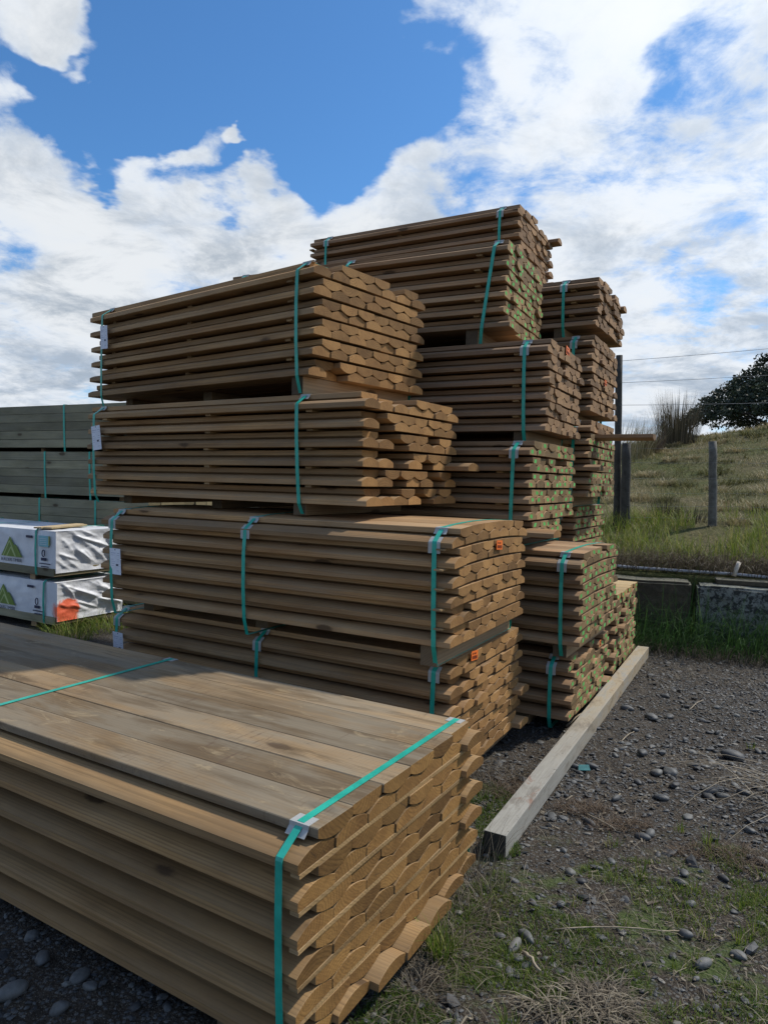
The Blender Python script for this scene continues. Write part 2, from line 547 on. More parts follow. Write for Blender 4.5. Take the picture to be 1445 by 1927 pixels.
def ribbon(pts, y, wid, th, name, mat, parent, slant=0.0, closed=True, off=0.0012):
    """Flat strap following a loop in the local x-z plane; width along y."""
    pts = [Vector((p[0], 0, p[1])) for p in pts]
    N = len(pts)
    V, F = [], []
    for i in range(N):
        a = pts[(i - 1) % N] if (closed or i > 0) else pts[i]
        b = pts[(i + 1) % N] if (closed or i < N - 1) else pts[i]
        tng = (b - a).normalized()
        nr = Vector((-tng.z, 0, tng.x))
        sl = slant * pts[i].z
        ins, outp = pts[i] + nr * off, pts[i] + nr * (off + th)
        for q, yy in ((ins, -wid / 2), (ins, wid / 2), (outp, wid / 2), (outp, -wid / 2)):
            V.append((q.x, y + yy + sl, q.z))
    M = N if closed else N - 1
    for i in range(M):
        j = (i + 1) % N
        for k in range(4):
            F.append((i * 4 + k, i * 4 + (k + 1) % 4, j * 4 + (k + 1) % 4, j * 4 + k))
    me = mesh_py(name, V, F)
    bm = bmesh.new()
    bm.from_mesh(me)
    bmesh.ops.recalc_face_normals(bm, faces=bm.faces[:])
    bm.to_mesh(me)
    bm.free()
    return link(name, me, mat, parent)


GROUP = 'strapped bundles of half-round timber'


def paper_tag(root, y, ztop, x, wid=0.105, hgt=0.165, lean=0.0):
    """White card hanging on a strap on the long front face."""
    mb = MB()
    mb.box((-0.0012, -wid / 2, -hgt), (0.0, wid / 2, 0))
    rg = random.Random(int(y * 1000) + 5)
    zz = -0.028
    for ln, hh in ((0.55, .0035), (0.45, .002), (0.0, 0), (0.28, .003), (0.5, .002), (0.42, .002), (0.3, .002)):
        if ln:
            mb.box((-0.0020, wid / 2 - 0.012 - ln * wid * 0.8, zz - hh), (-0.0013, wid / 2 - 0.012, zz), 2)
            mb.box((-0.0020, -wid / 2 + 0.010, zz - hh), (-0.0013, -wid / 2 + 0.010 + rg.uniform(.01, .025), zz), 2)
        zz -= 0.0135
    mb.box((-0.0020, -0.028, -0.110), (-0.0013, -0.006, -0.098), 1)
    mb.box((-0.0020, -0.034, -0.142), (-0.0013, -0.010, -0.1395), 2)
    mb.box((-0.0020, -0.006, -0.012), (-0.0013, 0.001, -0.004), 1)
    o = mb.build('paper_tag', [M_PAPER, M_INK, M_INKPALE], root)
    o.location = (x, y, ztop)
    o.rotation_euler = (math.radians(lean), math.radians(-3), math.radians(-4))
    return o


def orange_tag(root, x, z, wid=0.098, hgt=0.050, y=-0.012, rot=0.0):
    mb = MB()
    mb.box((-wid / 2, -0.001, -hgt / 2), (wid / 2, 0, hgt / 2))
    rg = random.Random(int(x * 977) + 3)
    xx = -wid * 0.40
    while xx < wid * 0.38:                                            # bar code
        bw = rg.choice((0.0016, 0.0026, 0.004))
        mb.box((xx, -0.0017, -hgt * 0.36), (xx + bw, -0.0011, -hgt * 0.02), 1)
        xx += bw + rg.choice((0.002, 0.003, 0.0045))
    xx = -wid * 0.34
    for ch in range(7):                                               # a short line of print
        bw = rg.choice((0.004, 0.006))
        if ch != 2:
            mb.box((xx, -0.0017, hgt * 0.14), (xx + bw, -0.0011, hgt * 0.30), 1)
        xx += bw + 0.0025
    o = mb.build('orange_tag', [M_ORANGE, M_ORANGEINK], root)
    o.location = (x, y, z)
    o.rotation_euler = (0, math.radians(rot), math.radians(2))
    return o


def bundle(label, corner, z0, phi, p, Wd, base, n=6, L=2.43, mat=M_RAIL, top_mat=None, straps=(0.12, 1.2, 2.25), missing=(), shift=None,
           crown=0.0, mid_in=0.07, sticker_y=(0.19, 1.2, 2.2), sticker_over=0.0, jit=0.006, seed=0, bearers=None, slant=None, stick_w=0.045, tags=(), papers=(), mats_by=None, corners=True):
    rg = random.Random(seed * 31 + 7)
    ph = math.radians(phi)
    root = empty('timber_bundle', (corner[0], corner[1], z0), math.pi / 2 - ph)
    tag(root, label, 'timber bundle', GROUP)
    sx = Wd / 7 / W0 * 0.992
    sz = p / PITCH0
    th = T0 * sz
    nest = 0.815 * p
    pitchw = Wd / 7
    shift = shift or {}

    def dip(x, k):
        u = 2 * x / Wd - 1
        return -crown * (k / max(1, n - 1)) * u * u

    for k in range(n):
        for row in (0, 1):
            cnt = 7 if row == 0 else 6
            for i in range(cnt):
                if (k, row, i) in missing:
                    continue
                x = pitchw * (i + (0.5 if row == 0 else 1.0)) + rg.uniform(-0.0015, 0.0015)
                mt_ = mat
                if top_mat is not None and k == n - 1 and row == 1:
                    mt_ = top_mat
                if mats_by:
                    mt_ = mats_by(k, row, i) or mt_
                me = rg.choice(rails(L, mt_))
                o = link('board', me, None, root)
                dy = rg.gauss(0, jit)
                if rg.random() < 0.07:
                    dy += rg.uniform(-4.5, 3.0) * jit
                dy = shift.get((k, row, i), dy)
                zb = k * p + dip(x, k)
                sl = -crown * (k / max(1, n - 1)) * 4 * (2 * x / Wd - 1) / Wd
                ti = -math.atan(sl)
                if row == 0:
                    o.location = (x, dy, zb)
                    o.rotation_euler = (0, ti, rg.gauss(0, 0.0012))
                else:
                    o.location = (x, dy, zb + 2 * th - 2 * DROP0 * sz)
                    o.rotation_euler = (0, math.pi + ti, rg.gauss(0, 0.0012))
                o.scale = (sx, 1, sz)
    tot = (n - 1) * p + 2 * th - 2 * DROP0 * sz
    # stickers between the layers
    for k in range(1, n):
        zt = k * p
        zb = (k - 1) * p + 2 * th - 2 * DROP0 * sz
        for y in sticker_y:
            yy = y + rg.uniform(-0.012, 0.012) * (0.1 if y < 0.05 else 1)
            x0 = -sticker_over + rg.uniform(-0.015, 0.015) * (sticker_over >= 0) + (0.03 if sticker_over == 0 else 0)
            if y > 0.5:
                x0 = mid_in + rg.uniform(0, .02)
            xs = [x0, Wd * .25, Wd * .5, Wd * .75, Wd - 0.01]
            V, F = [], []
            for x in xs:
                d0, d1 = dip(x, k - 1), dip(x, k)
                for (a, b) in ((0, zb + d0 + .0006), (stick_w, zb + d0 + .0006), (stick_w, zt + d1 - .0006), (0, zt + d1 - .0006)):
                    V.append((x, yy + a, b))
            for j in range(4):
                for q in range(4):
                    F.append((j * 4 + q, (j + 1) * 4 + q, (j + 1) * 4 + (q + 1) % 4, j * 4 + (q + 1) % 4))
            F += [(0, 1, 2, 3), (19, 18, 17, 16)]
            me = mesh_py('sticker', V, F)
            bm = bmesh.new(); bm.from_mesh(me)
            bmesh.ops.recalc_face_normals(bm, faces=bm.faces[:]); bm.to_mesh(me); bm.free()
            link('sticker', me, M_STRIP, root)
    # bearers
    hb = z0 - base
    for y in (bearers if bearers is not None else straps):
        mb = MB()
        mb.box((-0.045, -Wd / 2 + 0.03, -hb + 0.0015), (0.045, Wd / 2 - (0.026 if y < 0.5 else 0.24), -0.001), 0, 0.003)
        o = mb.build('bearer', M_BEARER)
        o.parent = root
        # turned so that its length lies along the bundle's width
        o.rotation_euler = (0, 0, math.pi / 2)
        o.data.transform(Matrix.Identity(4))
        o.location = (Wd / 2 + rg.uniform(-0.01, 0.01), y + 0.02, 0)
    # straps
    w2 = pitchw / 2
    kt = n - 1
    ztop = tot + 0.0005
    dcr = dip(w2, kt)
    for si, y in enumerate(straps):
        zr = kt * p + dip(0, kt) + HS0 * sz
        bulge = rg.uniform(0.0, 0.012)
        loop = [(0.022, -hb + 0.012 if hb > 0.03 else -hb - 0.0), (-0.004, 0.0), (-0.004 - bulge, tot * 0.30), (-0.004 - bulge, tot * 0.62), (-0.004, zr - 0.004), (-0.001, zr + 0.004),
                (w2 - 0.004, ztop + dcr - 0.010), (w2 + 0.004, ztop + dcr)]
        m = 7
        for q in range(1, m):
            x = w2 + (Wd - 2 * w2) * q / m
            loop.append((x, ztop + dip(x, kt)))
        loop += [(Wd - w2 - 0.004, ztop + dip(Wd - w2, kt)), (Wd - w2 + 0.004, ztop + dip(Wd - w2, kt) - 0.010), (Wd + 0.001, zr + 0.004), (Wd + 0.004, zr - 0.004), (Wd + 0.004, 0.0), (Wd - 0.022, -hb + 0.012 if hb > 0.03 else -hb)]
        sl = (slant or {}).get(si, rg.uniform(-0.02, 0.03))
        ribbon(loop, y, 0.024, 0.0012, 'strap', M_STRAP, root, sl)
        if not corners:
            continue
        # milky plastic corner pieces under the strap
        low_piece = corners != 'top'
        tpl = [(-0.0045, zr - 0.052), (-0.0045, zr - 0.004), (-0.0018, zr + 0.003), (0.030, zr + 0.003 + (ztop + dcr - zr - 0.012) * 0.40)]
        if low_piece:
            ribbon(tpl, y + sl * tot, 0.062, 0.0018, 'corner_protector', M_CORNER, root, 0, False, -0.0008)
        tpl = [(w2 - 0.003 - 0.020, zr + 0.003 + (ztop + dcr - zr - 0.012) * 0.62), (w2 - 0.0042, ztop + dcr - 0.012), (w2 - 0.003, ztop + dcr + 0.0002), (w2 + 0.045, ztop + dip(w2 + .045, kt) + 0.0002)]
        ribbon(tpl, y + sl * tot, 0.066, 0.0018, 'corner_protector', M_CORNER, root, 0, False, -0.0008)
        x1 = Wd - w2
        tpl = [(x1 - 0.045, ztop + dip(x1 - .045, kt) + 0.0002), (x1 + 0.003, ztop + dip(x1, kt) + 0.0002), (x1 + 0.0042, ztop + dip(x1, kt) - 0.012), (x1 + 0.02, ztop + dip(x1, kt) - 0.04)]
        ribbon(tpl, y + sl * tot, 0.066, 0.0018, 'corner_protector', M_CORNER, root, 0, False, -0.0008)
    for a in tags:
        orange_tag(root, **a)
    for a in papers:
        paper_tag(root, **a)
    return root


def top_of(z0, p, n=6):
    sz = p / PITCH0
    return z0 + (n - 1) * p + 2 * T0 * sz - 2 * DROP0 * sz


# near bundle
bundle('low bundle nearest the viewer, its wide flat stained top crossed by bright teal straps', (-0.2021, 1.7862), 0.0508, 30.9, 0.1024, 1.19, 0.0, L=3.5, mat=M_FRONT, top_mat=M_TOP,
       straps=(0.045, 1.68, 3.34), bearers=(0.25, 1.7, 3.2), sticker_y=(-0.001, 1.2, 2.4), sticker_over=-0.004, jit=0.0016, seed=1, slant={0: 0.03},
       shift={(0, 0, 1): -0.02, (0, 0, 2): -0.05, (0, 0, 3): -0.055, (0, 0, 4): -0.05, (0, 0, 5): -0.02, (0, 0, 0): 0.0, (5, 1, 5): 0.012, (5, 0, 6): -0.02, (4, 0, 6): -0.02, (3, 0, 6): -0.02, (2, 0, 6): -0.02}, stick_w=0.03, corners='top')
# near stack of four
A1 = ((0.3489, 3.4353), 0.0983, 29.82, 0.1035, 1.092)
A2 = ((0.3258, 3.2758), 0.8108, 29.36, 0.0989, 1.088)
A3 = ((-0.1176, 3.6792), 1.459, 32.74, 0.1045, 1.078)
A4 = ((-0.4133, 3.918), 2.178, 37.92, 0.1114, 1.063)
bundle('lowest bundle of the tall near stack, orange tag on its end, one board jutting out', *A1, 0.0, straps=(0.10, 1.22, 2.42), sticker_y=(0.16, 1.25, 2.3), jit=0.005, seed=2,
       tags=[dict(x=0.27, z=0.589, rot=6)], papers=[dict(y=2.40, ztop=0.455, x=-0.022)], shift={(2, 0, 6): -0.05, (3, 0, 2): -0.02, (4, 1, 0): 0.05, (3, 1, 0): 0.04, (0, 0, 6): -0.05})
bundle('bowed-top bundle second up in the near stack, three straps along its front', *A2, top_of(A1[1], A1[3]), straps=(0.085, 1.25, 2.33), bearers=(0.10, 1.3, 2.25),
       sticker_y=(0.035, 1.3, 2.3), sticker_over=0.03, crown=0.022, jit=0.0028, seed=3, tags=[dict(x=0.595, z=0.452, rot=4)], papers=[dict(y=2.285, ztop=0.325, x=-0.022)],
       shift={(4, 0, 0): -0.01, (1, 1, 0): 0.03, (0, 1, 0): 0.02})
A3_missing = {(5, 1, 1), (4, 0, 1), (3, 1, 1), (3, 1, 4), (3, 0, 2), (2, 1, 1), (2, 1, 2), (2, 0, 2), (2, 0, 4), (1, 1, 4), (1, 0, 2), (1, 0, 5), (0, 1, 1), (0, 1, 3), (0, 0, 4)}
bundle('third bundle up in the near stack, ragged end with many boards missing or pushed back', *A3, top_of(A2[1], A2[3]), L=2.34, straps=(0.42, 2.25), bearers=(0.42, 1.3, 2.2), sticker_y=(0.36, 1.15, 2.15), mid_in=0.005,
       missing=A3_missing, jit=0.004, seed=4, shift={(2, 0, 6): -0.16, (5, 1, 0): 0.07, (4, 1, 0): 0.07, (3, 1, 0): 0.06, (2, 1, 0): 0.06, (1, 1, 0): 0.05, (0, 1, 0): 0.04, (0, 1, 4): 0.02, (0, 0, 0): -0.03, (5, 1, 2): 0.16}, slant={0: 0.05, 1: 0.03}, corners='top',
       papers=[dict(y=2.215, ztop=0.47, x=-0.03, lean=-5)])
bundle('topmost bundle of the near stack, end face uneven with two loose boards heaped on it', *A4, top_of(A3[1], A3[3]), L=2.31, straps=(0.115, 2.15), bearers=(0.12, 1.2, 2.15), sticker_y=(0.20, 1.2, 2.1),
       jit=0.003, seed=5, missing={(5, 1, 4)}, shift={(0, 0, 0): 0.03, (0, 0, 1): 0.09, (0, 1, 0): 0.05, (5, 1, 0): 0.11}, corners='top', papers=[dict(y=2.075, ztop=0.50, x=-0.03, lean=3)])

# middle row of five
B1 = ((1.2136, 4.4305), 0.0783, 29.53, 0.1042, 1.132)
B2 = ((1.2443, 4.4072), 0.569, 30.31, 0.1024, 1.093)
B3 = ((0.9163, 4.4648), 1.2577, 30.01, 0.1048, 1.092)
B4 = ((1.057, 4.695), 1.9545, 28.15, 0.1055, 1.01)
B5 = ((0.804, 4.944), 2.6875, 26.46, 0.1058, 1.06)
bundle('ground-level bundle of green-dotted rails whose top layer is half gone', *B1, 0.0, n=4, mat=M_RAILG, straps=(0.13, 1.3, 2.3), bearers=(0.3, 1.3, 2.2), jit=0.006, seed=6,
       missing={(3, 1, 1), (3, 1, 4), (3, 0, 4)}, shift={(3, 1, 0): 0.02, (3, 1, 2): 0.10, (3, 0, 0): 0.02, (0, 0, 6): -0.03, (2, 0, 6): -0.02, (3, 1, 3): 0.02}, tags=[dict(x=0.763, z=0.365, wid=0.05, hgt=0.045)])
bundle('green-dotted bundle with a sunlit flat top showing one sunken board', *B2, top_of(B1[1], B1[3], 4), mat=M_RAILG, top_mat=None, straps=(0.11, 1.25, 2.3), bearers=(0.10, 1.3, 2.2), crown=0.018, jit=0.003, seed=7,
       shift={(5, 1, 3): 0.10, (5, 1, 0): 0.0, (5, 1, 1): 0.0})
bundle('green-dotted bundle set back above the sunlit-topped one, a plain board sticking out at its foot', *B3, top_of(B2[1], B2[3]), mat=M_RAILG, straps=(0.115, 1.3, 2.3), bearers=(0.35, 1.3, 2.2), jit=0.005, seed=8,
       missing={(0, 0, 5), (0, 0, 6), (0, 1, 5), (0, 1, 4)}, shift={(0, 0, 0): -0.17, (0, 0, 1): -0.02, (4, 1, 3): 0.10, (4, 1, 4): 0.07}, mats_by=lambda k, r, i: M_RAIL if (k, r, i) == (0, 0, 0) else None)
bundle('brown bundle with salmon-coloured tag at its top corner and no paint on its ends', *B4, top_of(B3[1], B3[3]), mat=M_RAILB, straps=(0.145, 1.3, 2.3), bearers=(0.16, 1.3, 2.2), jit=0.006, seed=9,
       missing={(4, 1, 2)}, shift={(3, 0, 0): -0.02}, tags=[dict(x=0.50, z=0.605, wid=0.115, hgt=0.062, rot=4)])
bundle('green-dotted bundle high up, its near strap slanting in over the bearer', *B5, top_of(B4[1], B4[3]), mat=M_RAILG, straps=(0.16, 1.25, 2.3), bearers=(0.22, 1.3, 2.2), jit=0.005, seed=10, slant={0: -0.14}, corners='top',
       shift={(0, 0, 0): -0.04, (0, 0, 1): -0.03, (1, 1, 0): 0.01})
# far row of six
C1 = ((1.8785, 5.6279), 0.0644, 28.73, 0.1093, 1.079)
C2 = ((1.6173, 5.9594), 0.7965, 30.01, 0.1043, 1.092)
C3 = ((1.614, 5.6066), 1.4998, 28.79, 0.1056, 1.081)
C4 = ((1.6695, 5.8015), 2.2085, 28.72, 0.1074, 1.095)
C5 = ((1.7269, 5.8922), 2.9315, 29.38, 0.1058, 1.088)
C6 = ((1.1154, 6.2074), 3.4332, 28.63, 0.1046, 1.047)
M_PALEG = wood('half_round_pine_pale_painted', (0.52, 0.38, 0.20), (0.42, 0.29, 0.14), (0.4, 0.33, 0.22), (0.42, 0.25, 0.095), (0.30, 0.165, 0.058), 0.2, paint=True)  # lighter tones than the other dotted rails, for the top boards
bundle('green-dotted bundle on the ground farthest back, pale boards on top beside the grassy bank', *C1, 0.0, mat=M_RAILG, top_mat=M_PALEG, straps=(0.30, 1.3, 2.3), bearers=(0.3, 1.3, 2.2), jit=0.007, seed=11,
       shift={(3, 0, 1): -0.05, (3, 1, 1): -0.03, (4, 0, 5): -0.02}, missing={(2, 1, 0)})
bundle('dark green-dotted bundle half hidden behind the sunlit-topped one', *C2, top_of(C1[1], C1[3]), mat=M_RAILG, straps=(0.14, 1.3, 2.3), bearers=(0.2, 1.3, 2.2), jit=0.006, seed=12)
bundle('green-dotted bundle with one long board sliding out past the fence post', *C3, top_of(C2[1], C2[3]), mat=M_RAILG, straps=(0.13, 1.3, 2.3), bearers=(0.2, 1.3, 2.2), jit=0.006, seed=13,
       shift={(4, 1, 1): -0.45, (2, 0, 0): -0.09}, mats_by=lambda k, r, i: M_RAILB if k == 5 or (k, r, i) == (4, 1, 1) else None)
bundle('brown bundle with an orange tag midway down its end, in the farthest stack', *C4, top_of(C3[1], C3[3]), mat=M_RAILB, straps=(0.14, 1.3, 2.3), bearers=(0.2, 1.3, 2.2), jit=0.006, seed=14,
       tags=[dict(x=0.527, z=0.29)])
bundle('thin dark brown bundle against the sky at the right end of the top row', *C5, top_of(C4[1], C4[3]), n=4, mat=M_RAILB, straps=(0.28, 1.3, 2.3), bearers=(0.3, 1.3, 2.2), jit=0.010, seed=15,
       shift={(3, 1, 5): 0.03, (3, 1, 3): 0.06, (3, 0, 6): -0.03})
bundle('highest bundle of all, dark brown against the clouds', *C6, top_of(C5[1], C5[3], 4), L=2.18, mat=M_RAILB, straps=(0.17, 2.0), bearers=(0.2, 1.2, 2.0), jit=0.010, seed=16,
       missing={(5, 1, 4), (5, 1, 5)}, shift={(5, 0, 6): -0.10, (5, 1, 0): 0.02, (3, 0, 6): -0.02, (1, 0, 6): -0.05, (5, 1, 3): 0.05})


# ------------------------------------------------------------------ ground and hill
def fbm(x, y, seed, base=1.0, octv=4):
    """Cheap value noise on numpy arrays."""
    out = np.zeros_like(x, dtype=float)
    amp, fr = 1.0, base
    for o in range(octv):
        rg = np.random.default_rng(seed + o * 17)
        tab = rg.random((256, 256))
        xi, yi = np.floor(x * fr).astype(int), np.floor(y * fr).astype(int)
        fx, fy = x * fr - xi, y * fr - yi
        fx, fy = fx * fx * (3 - 2 * fx), fy * fy * (3 - 2 * fy)
        a = tab[xi % 256, yi % 256]; b = tab[(xi + 1) % 256, yi % 256]
        c = tab[xi % 256, (yi + 1) % 256]; d = tab[(xi + 1) % 256, (yi + 1) % 256]
        out += amp * ((a * (1 - fx) + b * fx) * (1 - fy) + (c * (1 - fx) + d * fx) * fy - 0.5)
        amp *= 0.5
        fr *= 2.03
    return out


def ground_z(x, y):
    x, y = np.asarray(x, float), np.asarray(y, float)
    near = np.clip(1.5 - np.hypot(x - 1.5, y - 4.0) / 6.0, 0, 1)
    return -0.012 + near * (0.022 * fbm(x, y, 3, 1.4, 3) + 0.012 * fbm(x, y, 9, 7.0, 3))


def gz(x, y):
    return float(ground_z(np.array([x]), np.array([y]))[0])


def axis(lo, hi, step, far):
    a = list(np.arange(lo, hi + step / 2, step))
    s, q = step, hi
    while q < far:
        s *= 1.35
        q += s
        a.append(q)
    s, q = step, lo
    pre = []
    while q > -far:
        s *= 1.35
        q -= s
        pre.append(q)
    return np.array(pre[::-1] + a)


gx, gy = axis(-3.0, 5.0, 0.028, 900), axis(1.0, 8.2, 0.028, 1500)
X, Y = np.meshgrid(gx, gy, indexing='ij')
Z = ground_z(X, Y)
nx, ny = len(gx), len(gy)
I = np.arange(nx * ny).reshape(nx, ny)
FQ = np.stack([I[:-1, :-1], I[1:, :-1], I[1:, 1:], I[:-1, 1:]], -1).reshape(-1, 4)
mt, t, bs = new_mat('gravelly_soil')
co = t.new('ShaderNodeTexCoord').outputs['Object']
big = t.noise(co, 1.1, 5, 0.6)
mid = t.noise(co, 14.0, 6, 0.65)
soil = t.mix(t.smooth(mid, 0.3, 0.7), (0.022, 0.017, 0.0125), (0.052, 0.040, 0.029))
vd = t.voro(co, 70.0)
vc = t.sep(t.voro(co, 70.0, out='Color'))
chip = t.math('MULTIPLY', t.smooth(vd, 0.55, 0.35), t.math('GREATER_THAN', vc[0], 0.42))
soil = t.mix(chip, soil, t.mix(vc[1], (0.035, 0.036, 0.038), (0.125, 0.122, 0.115)))
vd2 = t.voro(co, 190.0)
vc2 = t.sep(t.voro(co, 190.0, out='Color'))
soil = t.mix(t.math('MULTIPLY', t.smooth(vd2, 0.5, 0.3), t.math('GREATER_THAN', vc2[0], 0.5)), soil, t.mix(vc2[1], (0.03, 0.028, 0.026), (0.16, 0.14, 0.11)))
sx_, sy_, sz_ = t.sep(co)
near = t.smooth(sy_, 3.4, 2.5)
right = t.smooth(sx_, 0.0, 0.6)
moss = t.math('MULTIPLY', t.math('MULTIPLY', near, right), t.smooth(t.noise(co, 3.2, 6, 0.7, 0.5), 0.48, 0.62))
soil = t.mix(t.math('MULTIPLY', moss, 0.85), soil, t.mix(mid, (0.036, 0.055, 0.012), (0.075, 0.115, 0.024)))
t.put(bs.inputs['Base Color'], soil)
bs.inputs['Roughness'].default_value = 0.9
bs.inputs['Specular IOR Level'].default_value = 0.25
hh = t.math('ADD', t.math('MULTIPLY', t.math('SUBTRACT', 0.6, vd), 0.7), t.math('MULTIPLY', t.math('SUBTRACT', 0.6, vd2), 0.3))
hh = t.math('ADD', hh, mid)
t.put(bs.inputs['Normal'], t.bump(hh, 0.9, 0.012))
M_SOIL = mt
g = link('ground', mesh_np('ground', np.stack([X, Y, Z], -1), FQ, True), M_SOIL)
tag(g, kind='structure')

BX, BY, BUX, BUY = 2.55, 7.5, 0.9355, -0.3534       # face line of the block wall


def hill_z(x, y):
    x, y = np.asarray(x, float), np.asarray(y, float)
    d = (x - BX) * 0.3534 + (y - BY) * 0.9355          # distance behind the wall's face
    s = np.clip(0.129 + 0.0120 * (x - 7.6), 0.03, 0.225)
    dc = 15.0
    rise = np.where(d < dc, d - 0.0 * d, dc + (d - dc) * 0.0)
    fall = np.where(d > dc, -0.012 * (d - dc) ** 1.35, 0)
    z = 0.57 + s * np.minimum(d, dc) + fall + 0.24 * np.clip(d / 2.6, 0, 1)
    z += 0.05 * fbm(x, y, 21, 1.1, 3) * np.clip(d / 3, 0, 1) + 0.35 * fbm(x, y, 31, 0.14, 2) * np.clip((d - 3) / 8, 0, 1)
    fade = np.clip((x + 3.0 + 0.35 * (y - 8)) / 5.0, 0, 1)
    z = z * fade * fade * (3 - 2 * fade)
    return np.maximum(z, -0.4)


ds = np.concatenate([np.arange(0.30, 6, 0.12), np.arange(6, 22, 0.3), np.geomspace(22, 160, 40)])
ss = np.concatenate([-np.geomspace(90, 4, 26), np.arange(-3.7, 14, 0.16), np.geomspace(14.2, 110, 40)])
S, Dd = np.meshgrid(ss, ds, indexing='ij')
HX = BX + S * BUX + Dd * 0.3534
HY = BY + S * BUY + Dd * 0.9355
HZ = hill_z(HX, HY)
HZ[:, 0] = np.where(HZ[:, 0] > 0.2, HZ[:, 0], -0.4)
ns, nd_ = S.shape
# front skirt goes down behind the blocks
SK = np.stack([HX[:, 0], HY[:, 0], np.full(ns, -0.3)], -1)
I = np.arange(ns * nd_).reshape(ns, nd_)
FQ = np.stack([I[:-1, :-1], I[1:, :-1], I[1:, 1:], I[:-1, 1:]], -1).reshape(-1, 4)
base_i = ns * nd_
J = base_i + np.arange(ns)
FS = np.stack([J[:-1], J[1:], I[1:, 0], I[:-1, 0]], -1)
mt, t, bs = new_mat('hill_turf')
co = t.new('ShaderNodeTexCoord').outputs['Object']
a = t.noise(co, 0.7, 6, 0.65)
b = t.noise(co, 9.0, 5, 0.7)
c = t.mix(t.smooth(a, 0.35, 0.65), (0.135, 0.115, 0.062), (0.080, 0.090, 0.030))
c = t.mix(t.math('MULTIPLY', t.smooth(b, 0.45, 0.7), 0.6), c, (0.035, 0.036, 0.016))
t.put(bs.inputs['Base Color'], c)
bs.inputs['Roughness'].default_value = 0.95
bs.inputs['Specular IOR Level'].default_value = 0.1
t.put(bs.inputs['Normal'], t.bump(b, 1.0, 0.08))
M_TURF = mt
h = link('hill', mesh_np('hill', np.concatenate([np.stack([HX, HY, HZ], -1).reshape(-1, 3), SK]), np.concatenate([FQ, FS]), True), M_TURF)
tag(h, kind='structure')

# ------------------------------------------------------------------ foliage made of blades
def leaf_mat(name, stops, rough=0.6, transl=0.35):
    mt, t, bs = new_mat(name)
    at = t.new('ShaderNodeAttribute', attribute_name='tone')
    rp = t.new('ShaderNodeValToRGB')
    el = rp.color_ramp.elements
    el[0].position, el[0].color = stops[0][0], tuple(stops[0][1]) + (1,)
    el[1].position, el[1].color = stops[-1][0], tuple(stops[-1][1]) + (1,)
    for p, c in stops[1:-1]:
        e = el.new(p)
        e.color = tuple(c) + (1,)
    t.l.new(at.outputs['Fac'], rp.inputs[0])
    t.put(bs.inputs['Base Color'], rp.outputs[0])
    bs.inputs['Roughness'].default_value = rough
    bs.inputs['Specular IOR Level'].default_value = 0.25
    tr = t.new('ShaderNodeBsdfTranslucent')
    t.put(tr.inputs[0], rp.outputs[0])
    mx = t.new('ShaderNodeMixShader')
    mx.inputs[0].default_value = transl
    t.l.new(bs.outputs[0], mx.inputs[1])
    t.l.new(tr.outputs[0], mx.inputs[2])
    out = [n for n in t.n if n.type == 'OUTPUT_MATERIAL'][0]
    t.l.new(mx.outputs[0], out.inputs[0])
    return mt


M_GRASS = leaf_mat('green_grass', [(0, (0.036, 0.062, 0.012)), (0.5, (0.098, 0.165, 0.024)), (0.8, (0.190, 0.230, 0.036)), (1, (0.32, 0.29, 0.11))])
M_LUSH = leaf_mat('lush_grass', [(0, (0.022, 0.055, 0.018)), (0.6, (0.052, 0.120, 0.030)), (1, (0.110, 0.185, 0.045))])
M_DRY = leaf_mat('dry_grass', [(0, (0.060, 0.048, 0.036)), (0.5, (0.150, 0.125, 0.092)), (1, (0.31, 0.27, 0.20))], 0.75, 0.2)
M_RUSSET = leaf_mat('russet_grass', [(0, (0.055, 0.038, 0.028)), (0.5, (0.125, 0.086, 0.058)), (1, (0.22, 0.165, 0.11))], 0.75, 0.2)
M_HILLG = leaf_mat('hill_grass', [(0, (0.080, 0.078, 0.034)), (0.35, (0.175, 0.170, 0.062)), (0.65, (0.290, 0.245, 0.128)), (1, (0.42, 0.35, 0.22))], 0.8, 0.25)
M_RUSH = leaf_mat('rush_stems', [(0, (0.036, 0.034, 0.022)), (0.5, (0.090, 0.078, 0.046)), (1, (0.190, 0.145, 0.09))], 0.7, 0.15)


def blades(xyz, h, width, lean, az=None, curl=0.5, tone=None, lean_az=None, rg=RNG, seg=3):
    """Blade strips rooted at xyz: arrays h, width, lean (horizontal reach as a share of h)."""
    n = len(xyz)
    az = rg.uniform(0, 2 * np.pi, n) if az is None else az
    dirx, diry = np.cos(az), np.sin(az)
    px, py = -diry, dirx
    V = np.zeros((n, (seg + 1) * 2, 3), np.float32)
    for s in range(seg + 1):
        q = s / seg
        reach = lean * h * (q ** (1 + curl))
        zz = h * (q - 0.45 * np.clip(lean, 0, 2) * q ** (2 + curl))
        wd = width * (1 - q) ** 0.7 * 0.5 + 0.0002
        for e, sg in enumerate((-1, 1)):
            V[:, s * 2 + e, 0] = xyz[:, 0] + dirx * reach + sg * px * wd
            V[:, s * 2 + e, 1] = xyz[:, 1] + diry * reach + sg * py * wd
            V[:, s * 2 + e, 2] = xyz[:, 2] + zz
    k = (seg + 1) * 2
    base = (np.arange(n) * k)[:, None]
    F = np.concatenate([np.stack([base[:, 0] + 2 * s, base[:, 0] + 2 * s + 1, base[:, 0] + 2 * s + 3, base[:, 0] + 2 * s + 2], -1) for s in range(seg)])
    tone = rg.random(n) if tone is None else tone
    return V.reshape(-1, 3), F, np.repeat(np.clip(tone, 0, 1), k)


